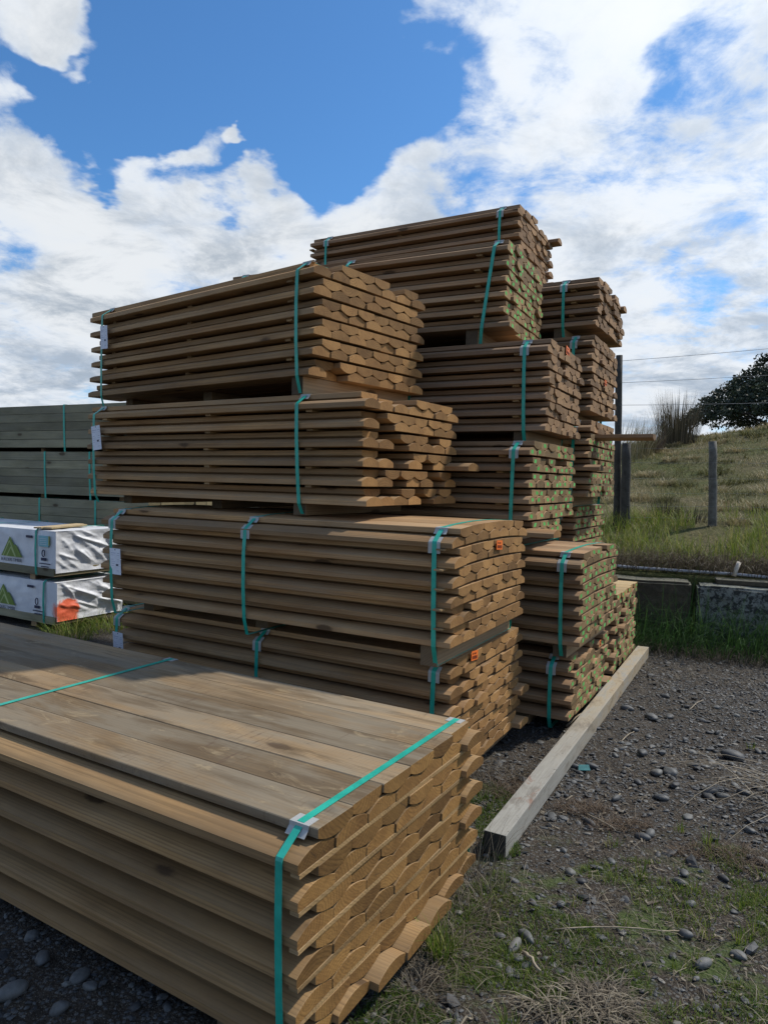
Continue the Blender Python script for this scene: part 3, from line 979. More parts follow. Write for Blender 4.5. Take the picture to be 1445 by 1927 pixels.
def join_blades(parts):
    Vs, Fs, Ts, b = [], [], [], 0
    for V, F, T in parts:
        Vs.append(V); Fs.append(F + b); Ts.append(T)
        b += len(V)
    return np.concatenate(Vs), np.concatenate(Fs), np.concatenate(Ts)


def grass_object(name, parts, mat):
    V, F, T = join_blades(parts)
    o = link(name, mesh_np(name, V, F, False, T), mat)
    return o


def tuft(cx, cy, r, n, hmin, hmax, width, lean=(0.1, 0.8), zf=None, tone=(0, 1), rad_out=True, rg=RNG, curl=0.5):
    a = rg.uniform(0, 2 * np.pi, n)
    q = r * np.sqrt(rg.random(n))
    x, y = cx + q * np.cos(a), cy + q * np.sin(a)
    z = (zf or ground_z)(x, y) - 0.004
    h = rg.uniform(hmin, hmax, n)
    az = a + rg.normal(0, 0.7, n) if rad_out else rg.uniform(0, 2 * np.pi, n)
    return blades(np.stack([x, y, z], -1), h, np.full(n, width) * rg.uniform(.6, 1.3, n), rg.uniform(*lean, n), az, curl, rg.uniform(*tone, n), rg=rg)


def scatter_patch(cx, cy, rx, ry, n, hmin, hmax, width, lean, tone=(0, 1), zf=None, thresh=None, seed=0, rg=RNG):
    a = rg.uniform(0, 2 * np.pi, n)
    q = np.sqrt(rg.random(n))
    x, y = cx + rx * q * np.cos(a), cy + ry * q * np.sin(a)
    if thresh is not None:
        keep = fbm(x, y, 50 + seed, 2.6, 3) > thresh
        x, y = x[keep], y[keep]
    n = len(x)
    z = (zf or ground_z)(x, y) - 0.003
    return blades(np.stack([x, y, z], -1), rg.uniform(hmin, hmax, n), np.full(n, width) * rg.uniform(.6, 1.3, n), rg.uniform(*lean, n), None, 0.5, rg.uniform(*tone, n), rg=rg)


# near ground cover, right of the near bundle
parts = [scatter_patch(1.0, 2.35, 0.80, 0.60, 30000, .008, .034, .0026, (.1, .9), (0.25, .9), thresh=0.16, seed=1),
         scatter_patch(0.45, 2.25, 0.45, 0.35, 9000, .008, .034, .0026, (.1, .9), (0.2, .8), thresh=0.12, seed=2),
         scatter_patch(0.08, 1.92, 0.16, 0.22, 5200, .008, .030, .0024, (.1, .9), (0.1, .6), seed=3),
         scatter_patch(1.35, 2.55, 0.6, 0.55, 12000, .010, .04, .0028, (.1, .9), (0.3, .9), thresh=0.20, seed=4),
         scatter_patch(0.60, 3.15, 0.14, 0.30, 2600, .012, .05, .003, (.1, .8), (0.1, .7), thresh=0.0, seed=5),
         scatter_patch(0.56, 3.45, 0.14, 0.25, 2000, .012, .05, .003, (.1, .8), (0.1, .7), thresh=0.0, seed=6)]
for k_ in range(70):
    cx, cy = RNG.uniform(.3, 1.9), RNG.uniform(1.95, 3.0)
    if fbm(np.array([cx]), np.array([cy]), 58, 1.6, 2)[0] > -.05:
        parts.append(tuft(cx, cy, .03, int(RNG.integers(8, 26)), .015, RNG.uniform(.03, .075), .0034, (.1, .8), tone=(.45, 1.0)))
for cx, cy, n, hh_ in [(0.23, 2.30, 46, .20), (0.205, 2.33, 30, .14), (1.50, 3.10, 26, .10), (1.42, 3.22, 16, .08), (2.10, 3.55, 30, .09), (1.26, 2.72, 26, .07), (1.08, 2.82, 22, .07), (1.30, 2.42, 40, .07), (1.02, 2.25, 30, .06),
                      (0.50, 2.36, 22, .07), (0.75, 2.60, 22, .06), (1.62, 2.85, 24, .07), (1.05, 3.05, 16, .07), (0.40, 1.98, 40, .09), (2.32, 4.3, 16, .06)]:
    parts.append(tuft(cx, cy, 0.035, n, hh_ * .35, hh_, .005 if hh_ > .12 else .0038, (.1, .7), tone=(0.35, 0.95)))
g = grass_object('grass', parts, M_GRASS)
tag(g, 'short green grass and moss sprouting through the gravel', 'grass', kind='stuff')

parts = [tuft(0.23, 2.32, 0.12, 260, .03, .09, .0026, (.9, 2.1), tone=(0, 0.8)), tuft(0.30, 2.48, 0.11, 180, .03, .09, .0024, (.9, 2.1), tone=(0, 0.8)), tuft(0.13, 2.16, 0.11, 220, .03, .09, .0024, (.8, 1.9), tone=(0, .7)),
         *[tuft(0.70 + RNG.normal(0, .075), 2.08 + RNG.normal(0, .045), 0.05, 50, .02, .075, .0052, (.8, 2.2), tone=(0.1, 1), curl=RNG.uniform(.3, 1.4), rad_out=False) for _ in range(18)],
         tuft(0.42, 2.80, 0.08, 40, .12, .30, .0026, (.1, .7), tone=(.4, 1)), tuft(0.44, 2.62, 0.10, 90, .06, .18, .0024, (.2, 1.2), tone=(.2, .9)),
         scatter_patch(0.6, 2.3, 0.8, 0.5, 900, .02, .07, .0024, (.8, 2.2), (0.1, 1)), scatter_patch(1.6, 3.2, 1.2, 0.9, 420, .02, .08, .0022, (1.0, 2.2), (0.2, 1)), scatter_patch(2.3, 5.6, 0.7, 0.9, 900, .03, .09, .003, (.8, 2.2), (0, .8)),
         scatter_patch(3.0, 6.2, 1.0, 0.6, 1100, .03, .10, .0035, (.8, 2.2), (0, .8)), scatter_patch(0.62, 3.75, 0.25, 0.25, 500, .03, .10, .0024, (.7, 2.0), (0, .7)), scatter_patch(1.3, 4.3, 0.35, 0.5, 120, .03, .08, .0024, (1, 2.2), (0.2, .9))]
# long fallen reeds lying at the right
n = 34
rx = RNG.uniform(1.95, 2.3, n); ry = RNG.uniform(3.2, 3.75, n)
parts.append(blades(np.stack([rx, ry, ground_z(rx, ry) + .004], -1), RNG.uniform(.22, .52, n), np.full(n, .006), RNG.uniform(1.2, 1.9, n), RNG.normal(3.05, .35, n), .2, RNG.uniform(.5, 1, n), seg=5))
g = grass_object('dry_grass', parts, M_DRY)
tag(g, 'withered pale grass matted round the near bundle and over the stones', 'dry grass', kind='stuff')

parts = [scatter_patch(1.02, 3.42, 0.13, 0.07, 420, .03, .07, .0022, (.5, 1.6), (0, 1)), scatter_patch(1.15, 3.25, 0.16, 0.06, 420, .03, .06, .0022, (.5, 1.6), (0, 1)), scatter_patch(1.42, 3.02, 0.14, 0.06, 300, .02, .06, .0022, (.5, 1.6), (0, 1)),
         scatter_patch(0.72, 3.6, 0.16, 0.12, 420, .03, .08, .0022, (.5, 1.8), (0, .8)), scatter_patch(1.62, 2.95, 0.12, 0.10, 420, .03, .08, .0022, (.4, 1.5), (0, 1))]
g = grass_object('russet_grass', parts, M_RUSSET)
tag(g, 'reddish brown dead grass tufts beside the square post', 'dead grass', kind='stuff')

# dark grass at the foot of the block wall
def along_wall(n, s0, s1, d0, d1, rg=RNG):
    s = rg.uniform(s0, s1, n); d = rg.uniform(d0, d1, n)
    return BX + s * BUX + d * 0.3534, BY + s * BUY + d * 0.9355


x, y = along_wall(4200, -0.9, 4.0, -0.75, -0.02)
h_ = RNG.uniform(.14, .72, len(x))  * np.clip(1.35 + ((x - BX) * .3534 + (y - BY) * .9355), .5, 1.35)
lean_dir = RNG.normal(-1.1, 1.1, len(x))
p1 = blades(np.stack([x, y, ground_z(x, y)], -1), h_, np.full(len(x), .0062), RNG.uniform(.2, 1.3, len(x)), lean_dir, .5, RNG.beta(1.2, 2.0, len(x)))
g = grass_object('long_grass', [p1], M_LUSH)
tag(g, 'long dark green grass drooping along the foot of the block wall', 'grass', kind='stuff')
x, y = along_wall(1500, -0.8, 1.6, -0.85, -0.25)
p1 = blades(np.stack([x, y, ground_z(x, y)], -1), RNG.uniform(.05, .2, len(x)), np.full(len(x), .004), RNG.uniform(.5, 1.8, len(x)), None, .5, RNG.uniform(0, .7, len(x)))
x, y = along_wall(2600, -0.9, 2.3, 0.42, 0.95)
p2 = blades(np.stack([x, y, hill_z(x, y)], -1), RNG.uniform(.12, .40, len(x)), np.full(len(x), .006), RNG.uniform(.5, 1.6, len(x)), RNG.normal(-1.5, .8, len(x)), .5, RNG.uniform(0, .75, len(x)))
g = grass_object('straw_grass', [p1, p2], M_DRY)
tag(g, 'dead straw hanging over the top of the block wall and lying below it', 'dry grass', kind='stuff')

# bright grass on the bank, then the hillside
x, y = along_wall(9500, -1.0, 6.0, 0.9, 3.3)
keep = fbm(x, y, 77, 1.3, 3) + 0.12 - 0.07 * np.clip(x - 3.6, 0, 3) > -0.05
x, y = x[keep], y[keep]
g1 = blades(np.stack([x, y, hill_z(x, y) - .01], -1), RNG.uniform(.12, .42, len(x)), np.full(len(x), .009), RNG.uniform(.15, 1.0, len(x)), None, .5, RNG.uniform(.55, 1.0, len(x)))
g = grass_object('bank_grass', [g1], M_GRASS)
tag(g, 'bright yellow-green grass growing on the bank above the block wall', 'grass', kind='stuff')
n = 46000
s = RNG.uniform(-1.5, 13, n); d = 0.8 + 20.0 * RNG.random(n) ** 1.25
x, y = BX + s * BUX + d * .3534, BY + s * BUY + d * .9355
keep = (x / y > 0.26) & (x / y < 0.72)
x, y, d = x[keep], y[keep], d[keep]
tn = np.clip(0.5 + 0.9 * fbm(x, y, 91, .7, 4) + RNG.normal(0, .18, len(x)), 0, 1)
hgt = RNG.uniform(.06, .26, len(x)) * (0.75 + 0.9 * np.clip(fbm(x, y, 95, 1.2, 2), -.3, .6))
g1 = blades(np.stack([x, y, hill_z(x, y) - .02], -1), hgt, .006 + .0011 * d, RNG.uniform(.3, 1.3, len(x)), None, .5, tn, seg=2)
hp = [g1]
for k_ in range(190):
    s_, d_ = RNG.uniform(-1, 13), 2.8 + 13.5 * RNG.random() ** 1.1
    cx, cy = BX + s_ * BUX + d_ * .3534, BY + s_ * BUY + d_ * .9355
    if .27 < cx / cy < .70:
        hh_ = RNG.uniform(.14, .34)
        hp.append(tuft(cx, cy, RNG.uniform(.10, .30), int(RNG.integers(50, 130)), hh_ * .4, hh_, .008 + .001 * d_, (.4, 1.5), zf=hill_z, tone=((.0, .35) if k_ % 3 == 0 else (.55, 1.0))))
g = grass_object('hillside_grass', hp, M_HILLG)
tag(g, 'rough tan and olive grass covering the hillside behind the fence', 'grass', kind='stuff')


# rush clumps
def rush(name, px, py, dist, h, r, n, lab, mat=M_RUSH, lean=(0.05, 0.35), az=None, width=.010, tone=(0, 1), grp=None):
    d = ray(px, py)
    q = d * (dist / d.y)
    cx, cy = q.x, q.y
    cz = float(hill_z(np.array([cx]), np.array([cy]))[0])
    a = RNG.uniform(0, 2 * np.pi, n); rr = r * np.sqrt(RNG.random(n))
    P_ = np.stack([rr * np.cos(a), rr * np.sin(a), np.full(n, -0.03)], -1)
    aa = a if az is None else RNG.normal(az, .45, n)
    V, F, T = blades(P_, h * RNG.uniform(.35, 1.0, n) ** .8, np.full(n, width) * RNG.uniform(.6, 1.3, n), RNG.uniform(*lean, n), aa, .3, RNG.uniform(*tone, n))
    o = link(name, mesh_np(name, V, F, False, T), mat)
    o.location = (cx, cy, cz)
    tag(o, lab, 'rush clump', grp)
    return o


rush('rush_clump', 1274, 818, 20.5, 1.75, .60, 560, 'tall dark rush clump standing alone on the ridge', lean=(.02, .3), width=.018)
rush('rush_clump', 1196, 820, 19.0, 1.45, .45, 300, 'pale wind-blown rush clump on the ridge just right of the tall dark post', M_HILLG, (.1, .7), 0.4, .013, (.2, 1))
rush('rush_clump', 1224, 822, 19.5, .95, .38, 300, 'small reddish rush clump on the ridge left of the tall dark clump', M_RUSSET, (.05, .4), None, .012, (.1, .9))
rush('rush_clump', 1250, 985, 10.6, .46, .24, 200, 'dark brown rush clump low down between the two fence posts', M_RUSH, (.05, .5), None, .010, (0, .6))
rush('rush_clump', 1300, 985, 10.2, .34, .26, 120, 'thin olive rush clump at the foot of the leaning post', M_RUSH, (.05, .6), None, .009, (.1, .8))

# ------------------------------------------------------------------ pebbles
def ico(sub):
    bm = bmesh.new()
    bmesh.ops.create_icosphere(bm, subdivisions=sub, radius=1.0)
    V = np.array([v.co[:] for v in bm.verts]); F = np.array([[v.index for v in f.verts] for f in bm.faces])
    bm.free()
    return V, F


mt, t, bs = new_mat('river_stone')
at = t.new('ShaderNodeAttribute', attribute_name='tone')
co = t.new('ShaderNodeTexCoord').outputs['Object']
rp = t.new('ShaderNodeValToRGB')
el = rp.color_ramp.elements
el[0].color = (0.022, 0.023, 0.025, 1)
el[1].color = (0.28, 0.27, 0.25, 1)
for p_, c_ in ((0.40, (0.072, 0.074, 0.075, 1)), (0.66, (0.120, 0.122, 0.116, 1)), (0.85, (0.165, 0.150, 0.125, 1))):
    e = el.new(p_); e.color = c_
t.l.new(at.outputs['Fac'], rp.inputs[0])
nn = t.noise(co, 45.0, 5, 0.65)
f_ = t.smooth(nn, 0.3, 0.7, 0.75, 1.2)
t.put(bs.inputs['Base Color'], t.mix(1.0, rp.outputs[0], t.comb(f_, f_, f_), 'MULTIPLY'))
bs.inputs['Roughness'].default_value = 0.62
bs.inputs['Specular IOR Level'].default_value = 0.4
t.put(bs.inputs['Normal'], t.bump(t.noise(co, 160.0, 4, 0.6), 0.25, 0.003))
M_STONE = mt


def pebble_cloud(x, y, size, sub, flat=(0.35, 0.75), rg=RNG):
    V0, F0 = ico(sub)
    n, m = len(x), len(V0)
    sc = np.stack([size * rg.uniform(.8, 1.5, n), size * rg.uniform(.6, 1.0, n), size * rg.uniform(*flat, n)], -1)
    P = V0[None] * (1 + 0.16 * rg.standard_normal((n, m, 1)) * (0.6 if sub > 1 else 1)) * sc[:, None, :]
    a = rg.uniform(0, 2 * np.pi, n); ti = rg.normal(0, .25, n)
    ca, sa, ct, st = np.cos(a)[:, None], np.sin(a)[:, None], np.cos(ti)[:, None], np.sin(ti)[:, None]
    X1, Y1, Z1 = P[..., 0] * ct - P[..., 2] * st, P[..., 1], P[..., 0] * st + P[..., 2] * ct
    X2, Y2 = X1 * ca - Y1 * sa, X1 * sa + Y1 * ca
    z = ground_z(x, y) + sc[:, 2] * rg.uniform(0.25, .8, n)
    V = np.stack([X2 + x[:, None], Y2 + y[:, None], Z1 + z[:, None]], -1).reshape(-1, 3)
    F = (F0[None] + (np.arange(n) * m)[:, None, None]).reshape(-1, 3)
    tone = np.repeat(np.clip(rg.beta(1.25, 2.7, n) + .01, 0, 1), m)
    return V, F, tone


def gravel_points(n, rg=RNG):
    x = rg.uniform(-1.9, 4.3, n)
    y = 1.2 + 6.0 * rg.random(n) ** 1.35
    dens = 0.35 + 0.65 * np.clip((y - 2.6) / 0.9, 0, 1)          # thinner where the moss is
    dens = np.where(x < 0.1, 0.8, dens)
    dens *= np.clip(0.65 + 1.1 * fbm(x, y, 63, 1.6, 3), 0.12, 1)
    keep = rg.random(n) < dens
    return x[keep], y[keep]


parts = []
x, y = gravel_points(85000)
parts.append(pebble_cloud(x, y, RNG.lognormal(math.log(.0078), .40, len(x)), 1, (.18, .55)))
x, y = gravel_points(4800)
parts.append(pebble_cloud(x, y, RNG.lognormal(math.log(.0155), .34, len(x)), 2, (.22, .5)))
small, mid_ = parts
V, F, T = join_blades(parts)
me = mesh_np('gravel_stones', V, F, True, T)
flat_ = np.ones(len(me.polygons), bool)
flat_[:len(small[1])] = False                                          # the small ones are broken chips with facets
me.polygons.foreach_set('use_smooth', flat_)
g = link('gravel_stones', me, M_STONE)
tag(g, 'dark grey gravel and small pebbles strewn over the yard', 'gravel', kind='stuff')

# flakes of bark and wood trodden into the gravel
n = 9000
x = RNG.uniform(-.2, 2.6, n); y = 1.7 + 2.6 * RNG.random(n)
keep = RNG.random(n) < np.clip(.35 + 1.4 * fbm(x, y, 141, 1.8, 3), .05, 1)
x, y = x[keep], y[keep]; n = len(x)
ln, wd = RNG.lognormal(math.log(.0075), .5, n), RNG.uniform(.0015, .0045, n)
a = RNG.uniform(0, 2 * np.pi, n); ti = RNG.normal(0, .25, n)
z = ground_z(x, y) + .006 + RNG.random(n) * .006
ux, uy = np.cos(a), np.sin(a)
C_ = np.stack([x, y, z], -1)
U_ = np.stack([ux * ln, uy * ln, ti * ln], -1); N_ = np.stack([-uy * wd, ux * wd, RNG.normal(0, .3, n) * wd], -1)
V = np.stack([C_ - U_ - N_ * .6, C_ + U_ - N_, C_ + U_ * .9 + N_, C_ - U_ + N_], 1).reshape(-1, 3)
g = link('wood_chips', mesh_np('wood_chips', V, np.arange(len(V)).reshape(-1, 4), False, np.repeat(RNG.beta(1.6, 1.6, n), 4)), M_DRY)
tag(g, 'pale flakes of bark and wood trodden into the gravel', 'wood chips', kind='stuff')

# larger stones one can count
V0, F0 = ico(3)
SP = [(1262, 1453, .042, .9, .55), (1235, 1453, .036, .95, .7), (1225, 1350, .045, .85, .5), (1260, 1349, .034, .8, .45), (1380, 1420, .058, .85, .35), (1073, 1644, .024, .85, .7), (1115, 1440, .034, .8, .3), (1208, 1420, .036, .75, .4), (1226, 1402, .022, .8, .5),
      (1180, 1335, .045, .55, .4), (1245, 1500, .036, .75, .45), (1360, 1497, .03, .6, .75), (1336, 1490, .04, .8, .12), (1210, 1575, .03, .7, .35), (1222, 1568, .03, .7, .55), (1270, 1478, .032, .7, .15), (990, 1765, .034, .5, .55), (968, 1785, .036, .45, .7),
      (1290, 1758, .024, .8, .5), (1322, 1816, .03, .6, .6), (940, 1760, .02, .8, .55), (1060, 1600, .016, .8, .6), (1056, 1705, .02, .85, .5), (1002, 1700, .015, .8, .4), (1288, 1643, .022, .8, .45), (1279, 1660, .026, .7, .3), (1362, 1650, .026, .6, .1),
      (1150, 1622, .018, .8, .5), (1180, 1440, .02, .7, .4), (1320, 1355, .03, .6, .3), (1350, 1375, .03, .5, .25), (1110, 1545, .034, .5, .3), (1160, 1500, .03, .5, .4), (1200, 1470, .028, .6, .4), (1300, 1700, .02, .8, .5), (1410, 1560, .028, .7, .5),
      (1390, 1800, .025, .8, .6), (1250, 1310, .035, .7, .3), (1290, 1390, .026, .5, .5), (1400, 1490, .03, .6, .45), (150, 1840, .03, .8, .5), (80, 1800, .034, .7, .45), (60, 1760, .024, .8, .5), (170, 1860, .022, .8, .5), (20, 1870, .04, .7, .55), (110, 1900, .028, .8, .45),
      (1080, 1440, .028, .6, .35), (1140, 1330, .03, .6, .3), (1195, 1376, .026, .7, .4)]
for i, (px, py, s, ysc, tone) in enumerate(SP):
    d = ray(px, py)
    q = d * (-CAM_H / d.z)
    x0, y0 = q.x, CAM_H * 0 + q.y
    rg = np.random.default_rng(500 + i)
    low = V0 @ rg.normal(0, 1, (3, 3))
    defo = 1 + 0.07 * np.sin(low[:, 0] * 2.2) + 0.06 * np.sin(low[:, 1] * 2.9 + 1)
    a = rg.uniform(0, 6.28)
    P = V0 * defo[:, None] * np.array([s * 1.15, s * ysc, s * rg.uniform(.42, .62)])
    R = np.array([[math.cos(a), -math.sin(a), 0], [math.sin(a), math.cos(a), 0], [0, 0, 1]])
    o = link('river_stone', mesh_np('river_stone', P @ R.T, F0, True, np.full(len(P), tone)), M_STONE)
    o.location = (x0, y0, gz(x0, y0) + s * .28)
    o.rotation_euler = (rg.normal(0, .12), rg.normal(0, .12), 0)
    tag(o, 'smooth rounded river stone half sunk in the dark gravel', 'stone', 'larger river stones in the gravel')

# sticks and splinters
M_STICK = plain('bleached_stick', (0.30, 0.25, 0.18), 0.8, .3, 30, .4, 120)
def stick(px, py, px2, py2, r, lab):
    a, b = ray(px, py), ray(px2, py2)
    a = a * (-CAM_H / a.z); b = b * (-CAM_H / b.z)
    m_ = MB()
    k = 6
    pts = []
    for i in range(k + 1):
        q = i / k
        x, y = a.x + (b.x - a.x) * q, a.y + (b.y - a.y) * q
        pts.append((x - a.x + random.uniform(-.004, .004), y - a.y + random.uniform(-.004, .004), gz(x, y) + r + .008 + .01 * math.sin(3.1 * q)))
    m_.tube(pts, [r * (1 - .5 * i / k) for i in range(k + 1)], 6)
    o = m_.build('stick', M_STICK, None, True)
    o.location = (a.x, a.y, 0)
    tag(o, lab, 'stick')


stick(1042, 1754, 1282, 1756, .003, 'long thin pale stalk lying level across the mossy gravel')
stick(1065, 1368, 1100, 1345, .008, 'short bleached branch by the foot of the green-dotted stack')
stick(1168, 1400, 1193, 1380, .004, 'thin bleached twig lying on the stones right of the square post')
stick(1296, 1338, 1322, 1318, .004, 'forked pale twig farther up the gravel')
stick(985, 1800, 1015, 1835, .007, 'flat weathered splinter beside the dead grass tuft')
stick(1105, 1530, 1160, 1565, .004, 'dark twig in front of the russet grass')
mt_ = plain('teal_shard_plastic', (0.05, 0.16, 0.17), 0.35, .2, 20)
d = ray(1098, 1447); q = d * (-CAM_H / d.z)
mb = MB(); mb.add([(-.035, -.02, 0), (.03, -.03, .004), (.036, .025, .014), (-.02, .032, .01), (-.035, -.02, .003), (.03, -.03, .007), (.036, .025, .017), (-.02, .032, .013)],
                 [(3, 2, 1, 0), (4, 5, 6, 7), (0, 1, 5, 4), (1, 2, 6, 5), (2, 3, 7, 6), (3, 0, 4, 7)])
o = mb.build('plastic_shard', mt_); o.location = (q.x, q.y, gz(q.x, q.y) + .012)
tag(o, 'small teal plastic shard on the gravel against the square post', 'shard')

# ------------------------------------------------------------------ square post lying on the ground
M_POST = None
mt, t, bs = new_mat('weathered_white_post')
co = t.new('ShaderNodeTexCoord').outputs['Object']
gr = t.noise(t.vec('MULTIPLY', co, (1, .04, 1)), 120, 4, .6)
st = t.noise(t.vec('MULTIPLY', co, (1, .35, 1)), 9, 6, .7, .5)
rd = t.noise(t.vec('MULTIPLY', co, (1.4, .5, 1)), 4.5, 5, .7, .8)
c = t.mix(t.math('MULTIPLY', t.smooth(gr, .35, .7), .45), (0.300, 0.290, 0.255), (0.17, 0.16, 0.14))
yy = t.sep(co)[1]
c = t.mix(t.math('MULTIPLY', t.smooth(yy, 0.6, 2.6), t.smooth(st, .3, .65)), c, (0.36, 0.27, 0.15))
c = t.mix(t.math('MULTIPLY', t.smooth(st, .50, .66), .7), c, (0.13, 0.112, 0.088))
c = t.mix(t.math('MULTIPLY', t.smooth(t.noise(co, 38, 5, .75), .60, .70), .7), c, (0.06, 0.052, 0.042))
c = t.mix(t.math('MULTIPLY', t.smooth(rd, .60, .70), .65), c, (0.20, 0.085, 0.045))
nrm = t.sep(t.new('ShaderNodeTexCoord').outputs['Normal'])[1]
c = t.mix(t.math('GREATER_THAN', t.math('ABSOLUTE', nrm), .7), c, (0.035, 0.034, 0.032))  # end faces coloured near black, painting in shade on the end facing the viewer
t.put(bs.inputs['Base Color'], c)
bs.inputs['Roughness'].default_value = .75
t.put(bs.inputs['Normal'], t.bump(t.math('ADD', gr, st), .5, .003))
M_POST = mt
mb = MB()
mb.box((0, 0, 0), (.10, 4.06, .10), 0, .004)
o = mb.build('square_post', M_POST)
o.location = (.461, 2.967, 0.0)
o.rotation_euler = (0, 0, -math.atan2(.479, .878))
tag(o, 'long pale square post lying on the gravel beside the stacks', 'post')

# ------------------------------------------------------------------ concrete block wall
def concrete(name, dark, light, amount):
    mt, t, bs = new_mat(name)
    co = t.new('ShaderNodeTexCoord').outputs['Object']
    a = t.noise(co, 3.0, 6, .7, .3)
    v = t.noise(co, 15.0, 7, .78, .5)
    c = t.mix(t.smooth(a, .3, .7), light, t.vec('SCALE', light, scale=.6))
    c = t.mix(t.math('MULTIPLY', t.smooth(v, .44, .56), amount), c, dark)
    up_ = t.sep(t.new('ShaderNodeTexCoord').outputs['Normal'])[2]
    c = t.mix(t.math('MULTIPLY', t.smooth(up_, .5, .9), .5), c, t.mix(v, (0.10, 0.10, 0.05), (0.24, 0.24, 0.20)))
    t.put(bs.inputs['Base Color'], c)
    bs.inputs['Roughness'].default_value = .92
    t.put(bs.inputs['Normal'], t.bump(t.math('ADD', v, t.noise(co, 90, 4, .6)), .7, .008))
    return mt


M_CONC1 = concrete('brown_stained_concrete', (0.045, 0.038, 0.026), (0.10, 0.082, 0.055), .6)
M_CONC2 = concrete('lichened_concrete', (0.022, 0.023, 0.024), (0.27, 0.285, 0.265), .94)
wall_rz = math.atan2(BUY, BUX)
for s0, s1, zt, mt_, lab in ((-1.35, .70, .60, M_CONC1, 'brown stained concrete block behind the green-dotted stack'), (.76, 2.75, .58, M_CONC2, 'black and grey lichen-spotted concrete block right of the brown one'),
                             (2.81, 4.8, .57, M_CONC2, 'lichen-spotted concrete block at the right end of the block wall')):
    mb = MB()
    nxs, nzs = 36, 12
    L_ = s1 - s0
    bm = bmesh.new()
    bmesh.ops.create_cube(bm, size=1.0)
    for v in bm.verts:
        v.co = Vector((v.co.x * L_ + L_ / 2, v.co.y * .55 + .275, v.co.z * (zt + .15) + (zt - .15) / 2))
    bmesh.ops.bevel(bm, geom=bm.edges[:], offset=.025, segments=2, affect='EDGES')
    bmesh.ops.subdivide_edges(bm, edges=[e for e in bm.edges if e.calc_length() > .3], cuts=14, use_grid_fill=True)
    for v in bm.verts:
        nz_ = math.sin(v.co.x * 9.1 + s0 * 7) * math.sin(v.co.z * 11 + 2) * .006 + random.uniform(-.004, .004)
        v.co += v.normal * nz_
    me = bpy.data.meshes.new('concrete_block'); bm.to_mesh(me); bm.free()
    o = link('concrete_block', me, mt_)
    o.location = (BX + s0 * BUX, BY + s0 * BUY, 0)
    o.rotation_euler = (0, 0, wall_rz)
    tag(o, lab, 'concrete block', 'concrete blocks of the low wall')

M_PIPE = plain('grey_plastic_pipe', (0.42, 0.44, 0.48), .4, .15, 12)
def wallpt(s, d, z):
    return Vector((BX + s * BUX + d * .3534, BY + s * BUY + d * .9355, z))


mb = MB()
o_ = wallpt(-.5, .45, 0)
mb.tube([wallpt(-.9 + .5 * i, .45, .70 + .006 * math.sin(i * 2.0) - .008 * i) - o_ for i in range(12)], .016, 10)
o = mb.build('water_pipe', M_PIPE, None, True); o.location = o_
tag(o, 'long grey pipe running along the top of the block wall', 'pipe')
mb = MB()
mb.tube([(0, 0, 0), (.025, .01, .07), (.06, .02, .15)], [.022, .022, .021], 10)
o = mb.build('pipe_stub', plain('bleached_pipe', (0.55, 0.50, 0.42), .6, .1), None, True)
o.location = wallpt(1.13, .36, .66)
tag(o, 'short pale pipe end poking up behind the lichened block', 'pipe')
mb = MB(); mb.box((0, 0, 0), (.62, .22, .05), 0, .008)
o = mb.build('concrete_slab', M_CONC1); o.location = wallpt(.95, .18, .585); o.rotation_euler = (0, 0, wall_rz + .03)
tag(o, 'thin mossy concrete slab lying on the lichened block', 'slab')

# ------------------------------------------------------------------ fence
M_OLDPOST = plain('old_dark_post', (0.060, 0.056, 0.048), .9, .35, 14, .8, 40)
M_GREYPOST = plain('grey_split_post', (0.13, 0.125, 0.11), .9, .35, 14, .8, 40)
M_WIRE = plain('galvanised_wire', (0.20, 0.21, 0.22), .5, .1)
fence = empty('wire_fence', (3.29, 10.0, 1.0))
tag(fence, 'post and wire fence running along the bank below the hill', 'fence')
F0_ = Vector((3.29, 10.0, 1.0))


def fpost(base, top, r, mat, sides=9, sq=False):
    base, top = Vector(base), Vector(top)
    mb = MB()
    k = 7
    pts = [base + (top - base) * (i / k) + Vector((random.uniform(-1, 1), random.uniform(-1, 1), 0)) * r * .08 - F0_ for i in range(k + 1)]
    mb.tube(pts, [r * (1.06 - .12 * i / k) * random.uniform(.97, 1.03) for i in range(k + 1)], sides)
    return mb.build('post', mat, fence, True)


fpost((3.325, 10, .8), (3.265, 10, 3.43), .050, M_OLDPOST)
fpost((3.40, 9.85, .8), (3.36, 9.85, 2.19), .065, M_OLDPOST)
fpost((4.575, 9.75, .85), (4.52, 9.75, 2.235), .056, M_GREYPOST)
fpost((7.2, 9.3, .9), (7.2, 9.3, 2.4), .056, M_GREYPOST)
fpost((7.15, 9.5, .9), (7.15, 9.5, 3.8), .05, M_OLDPOST)


def wire(a, b, r=.0022, sag=.02):
    a, b = Vector(a), Vector(b)
    mb = MB()
    mb.tube([a + (b - a) * (i / 10) - Vector((0, 0, sag * 4 * (i / 10) * (1 - i / 10))) - F0_ for i in range(11)], r, 5)
    return mb.build('wire', M_WIRE, fence, True)


for z0_, z1_ in ((3.345, 3.72), (3.04, 3.30), (2.727, 2.86)):
    wire((3.28, 9.95, z0_), (7.15, 9.45, z1_), .0028)
for z0_, z1_ in ((2.12, 2.16), (1.92, 1.96), (1.70, 1.76), (1.50, 1.55), (1.32, 1.36), (1.16, 1.20)):
    wire((3.38, 9.78, z0_), (4.55, 9.69, z0_ + .02), .0013, .008)
    wire((4.55, 9.69, z0_ + .02), (7.2, 9.25, z1_ + .04), .0013)

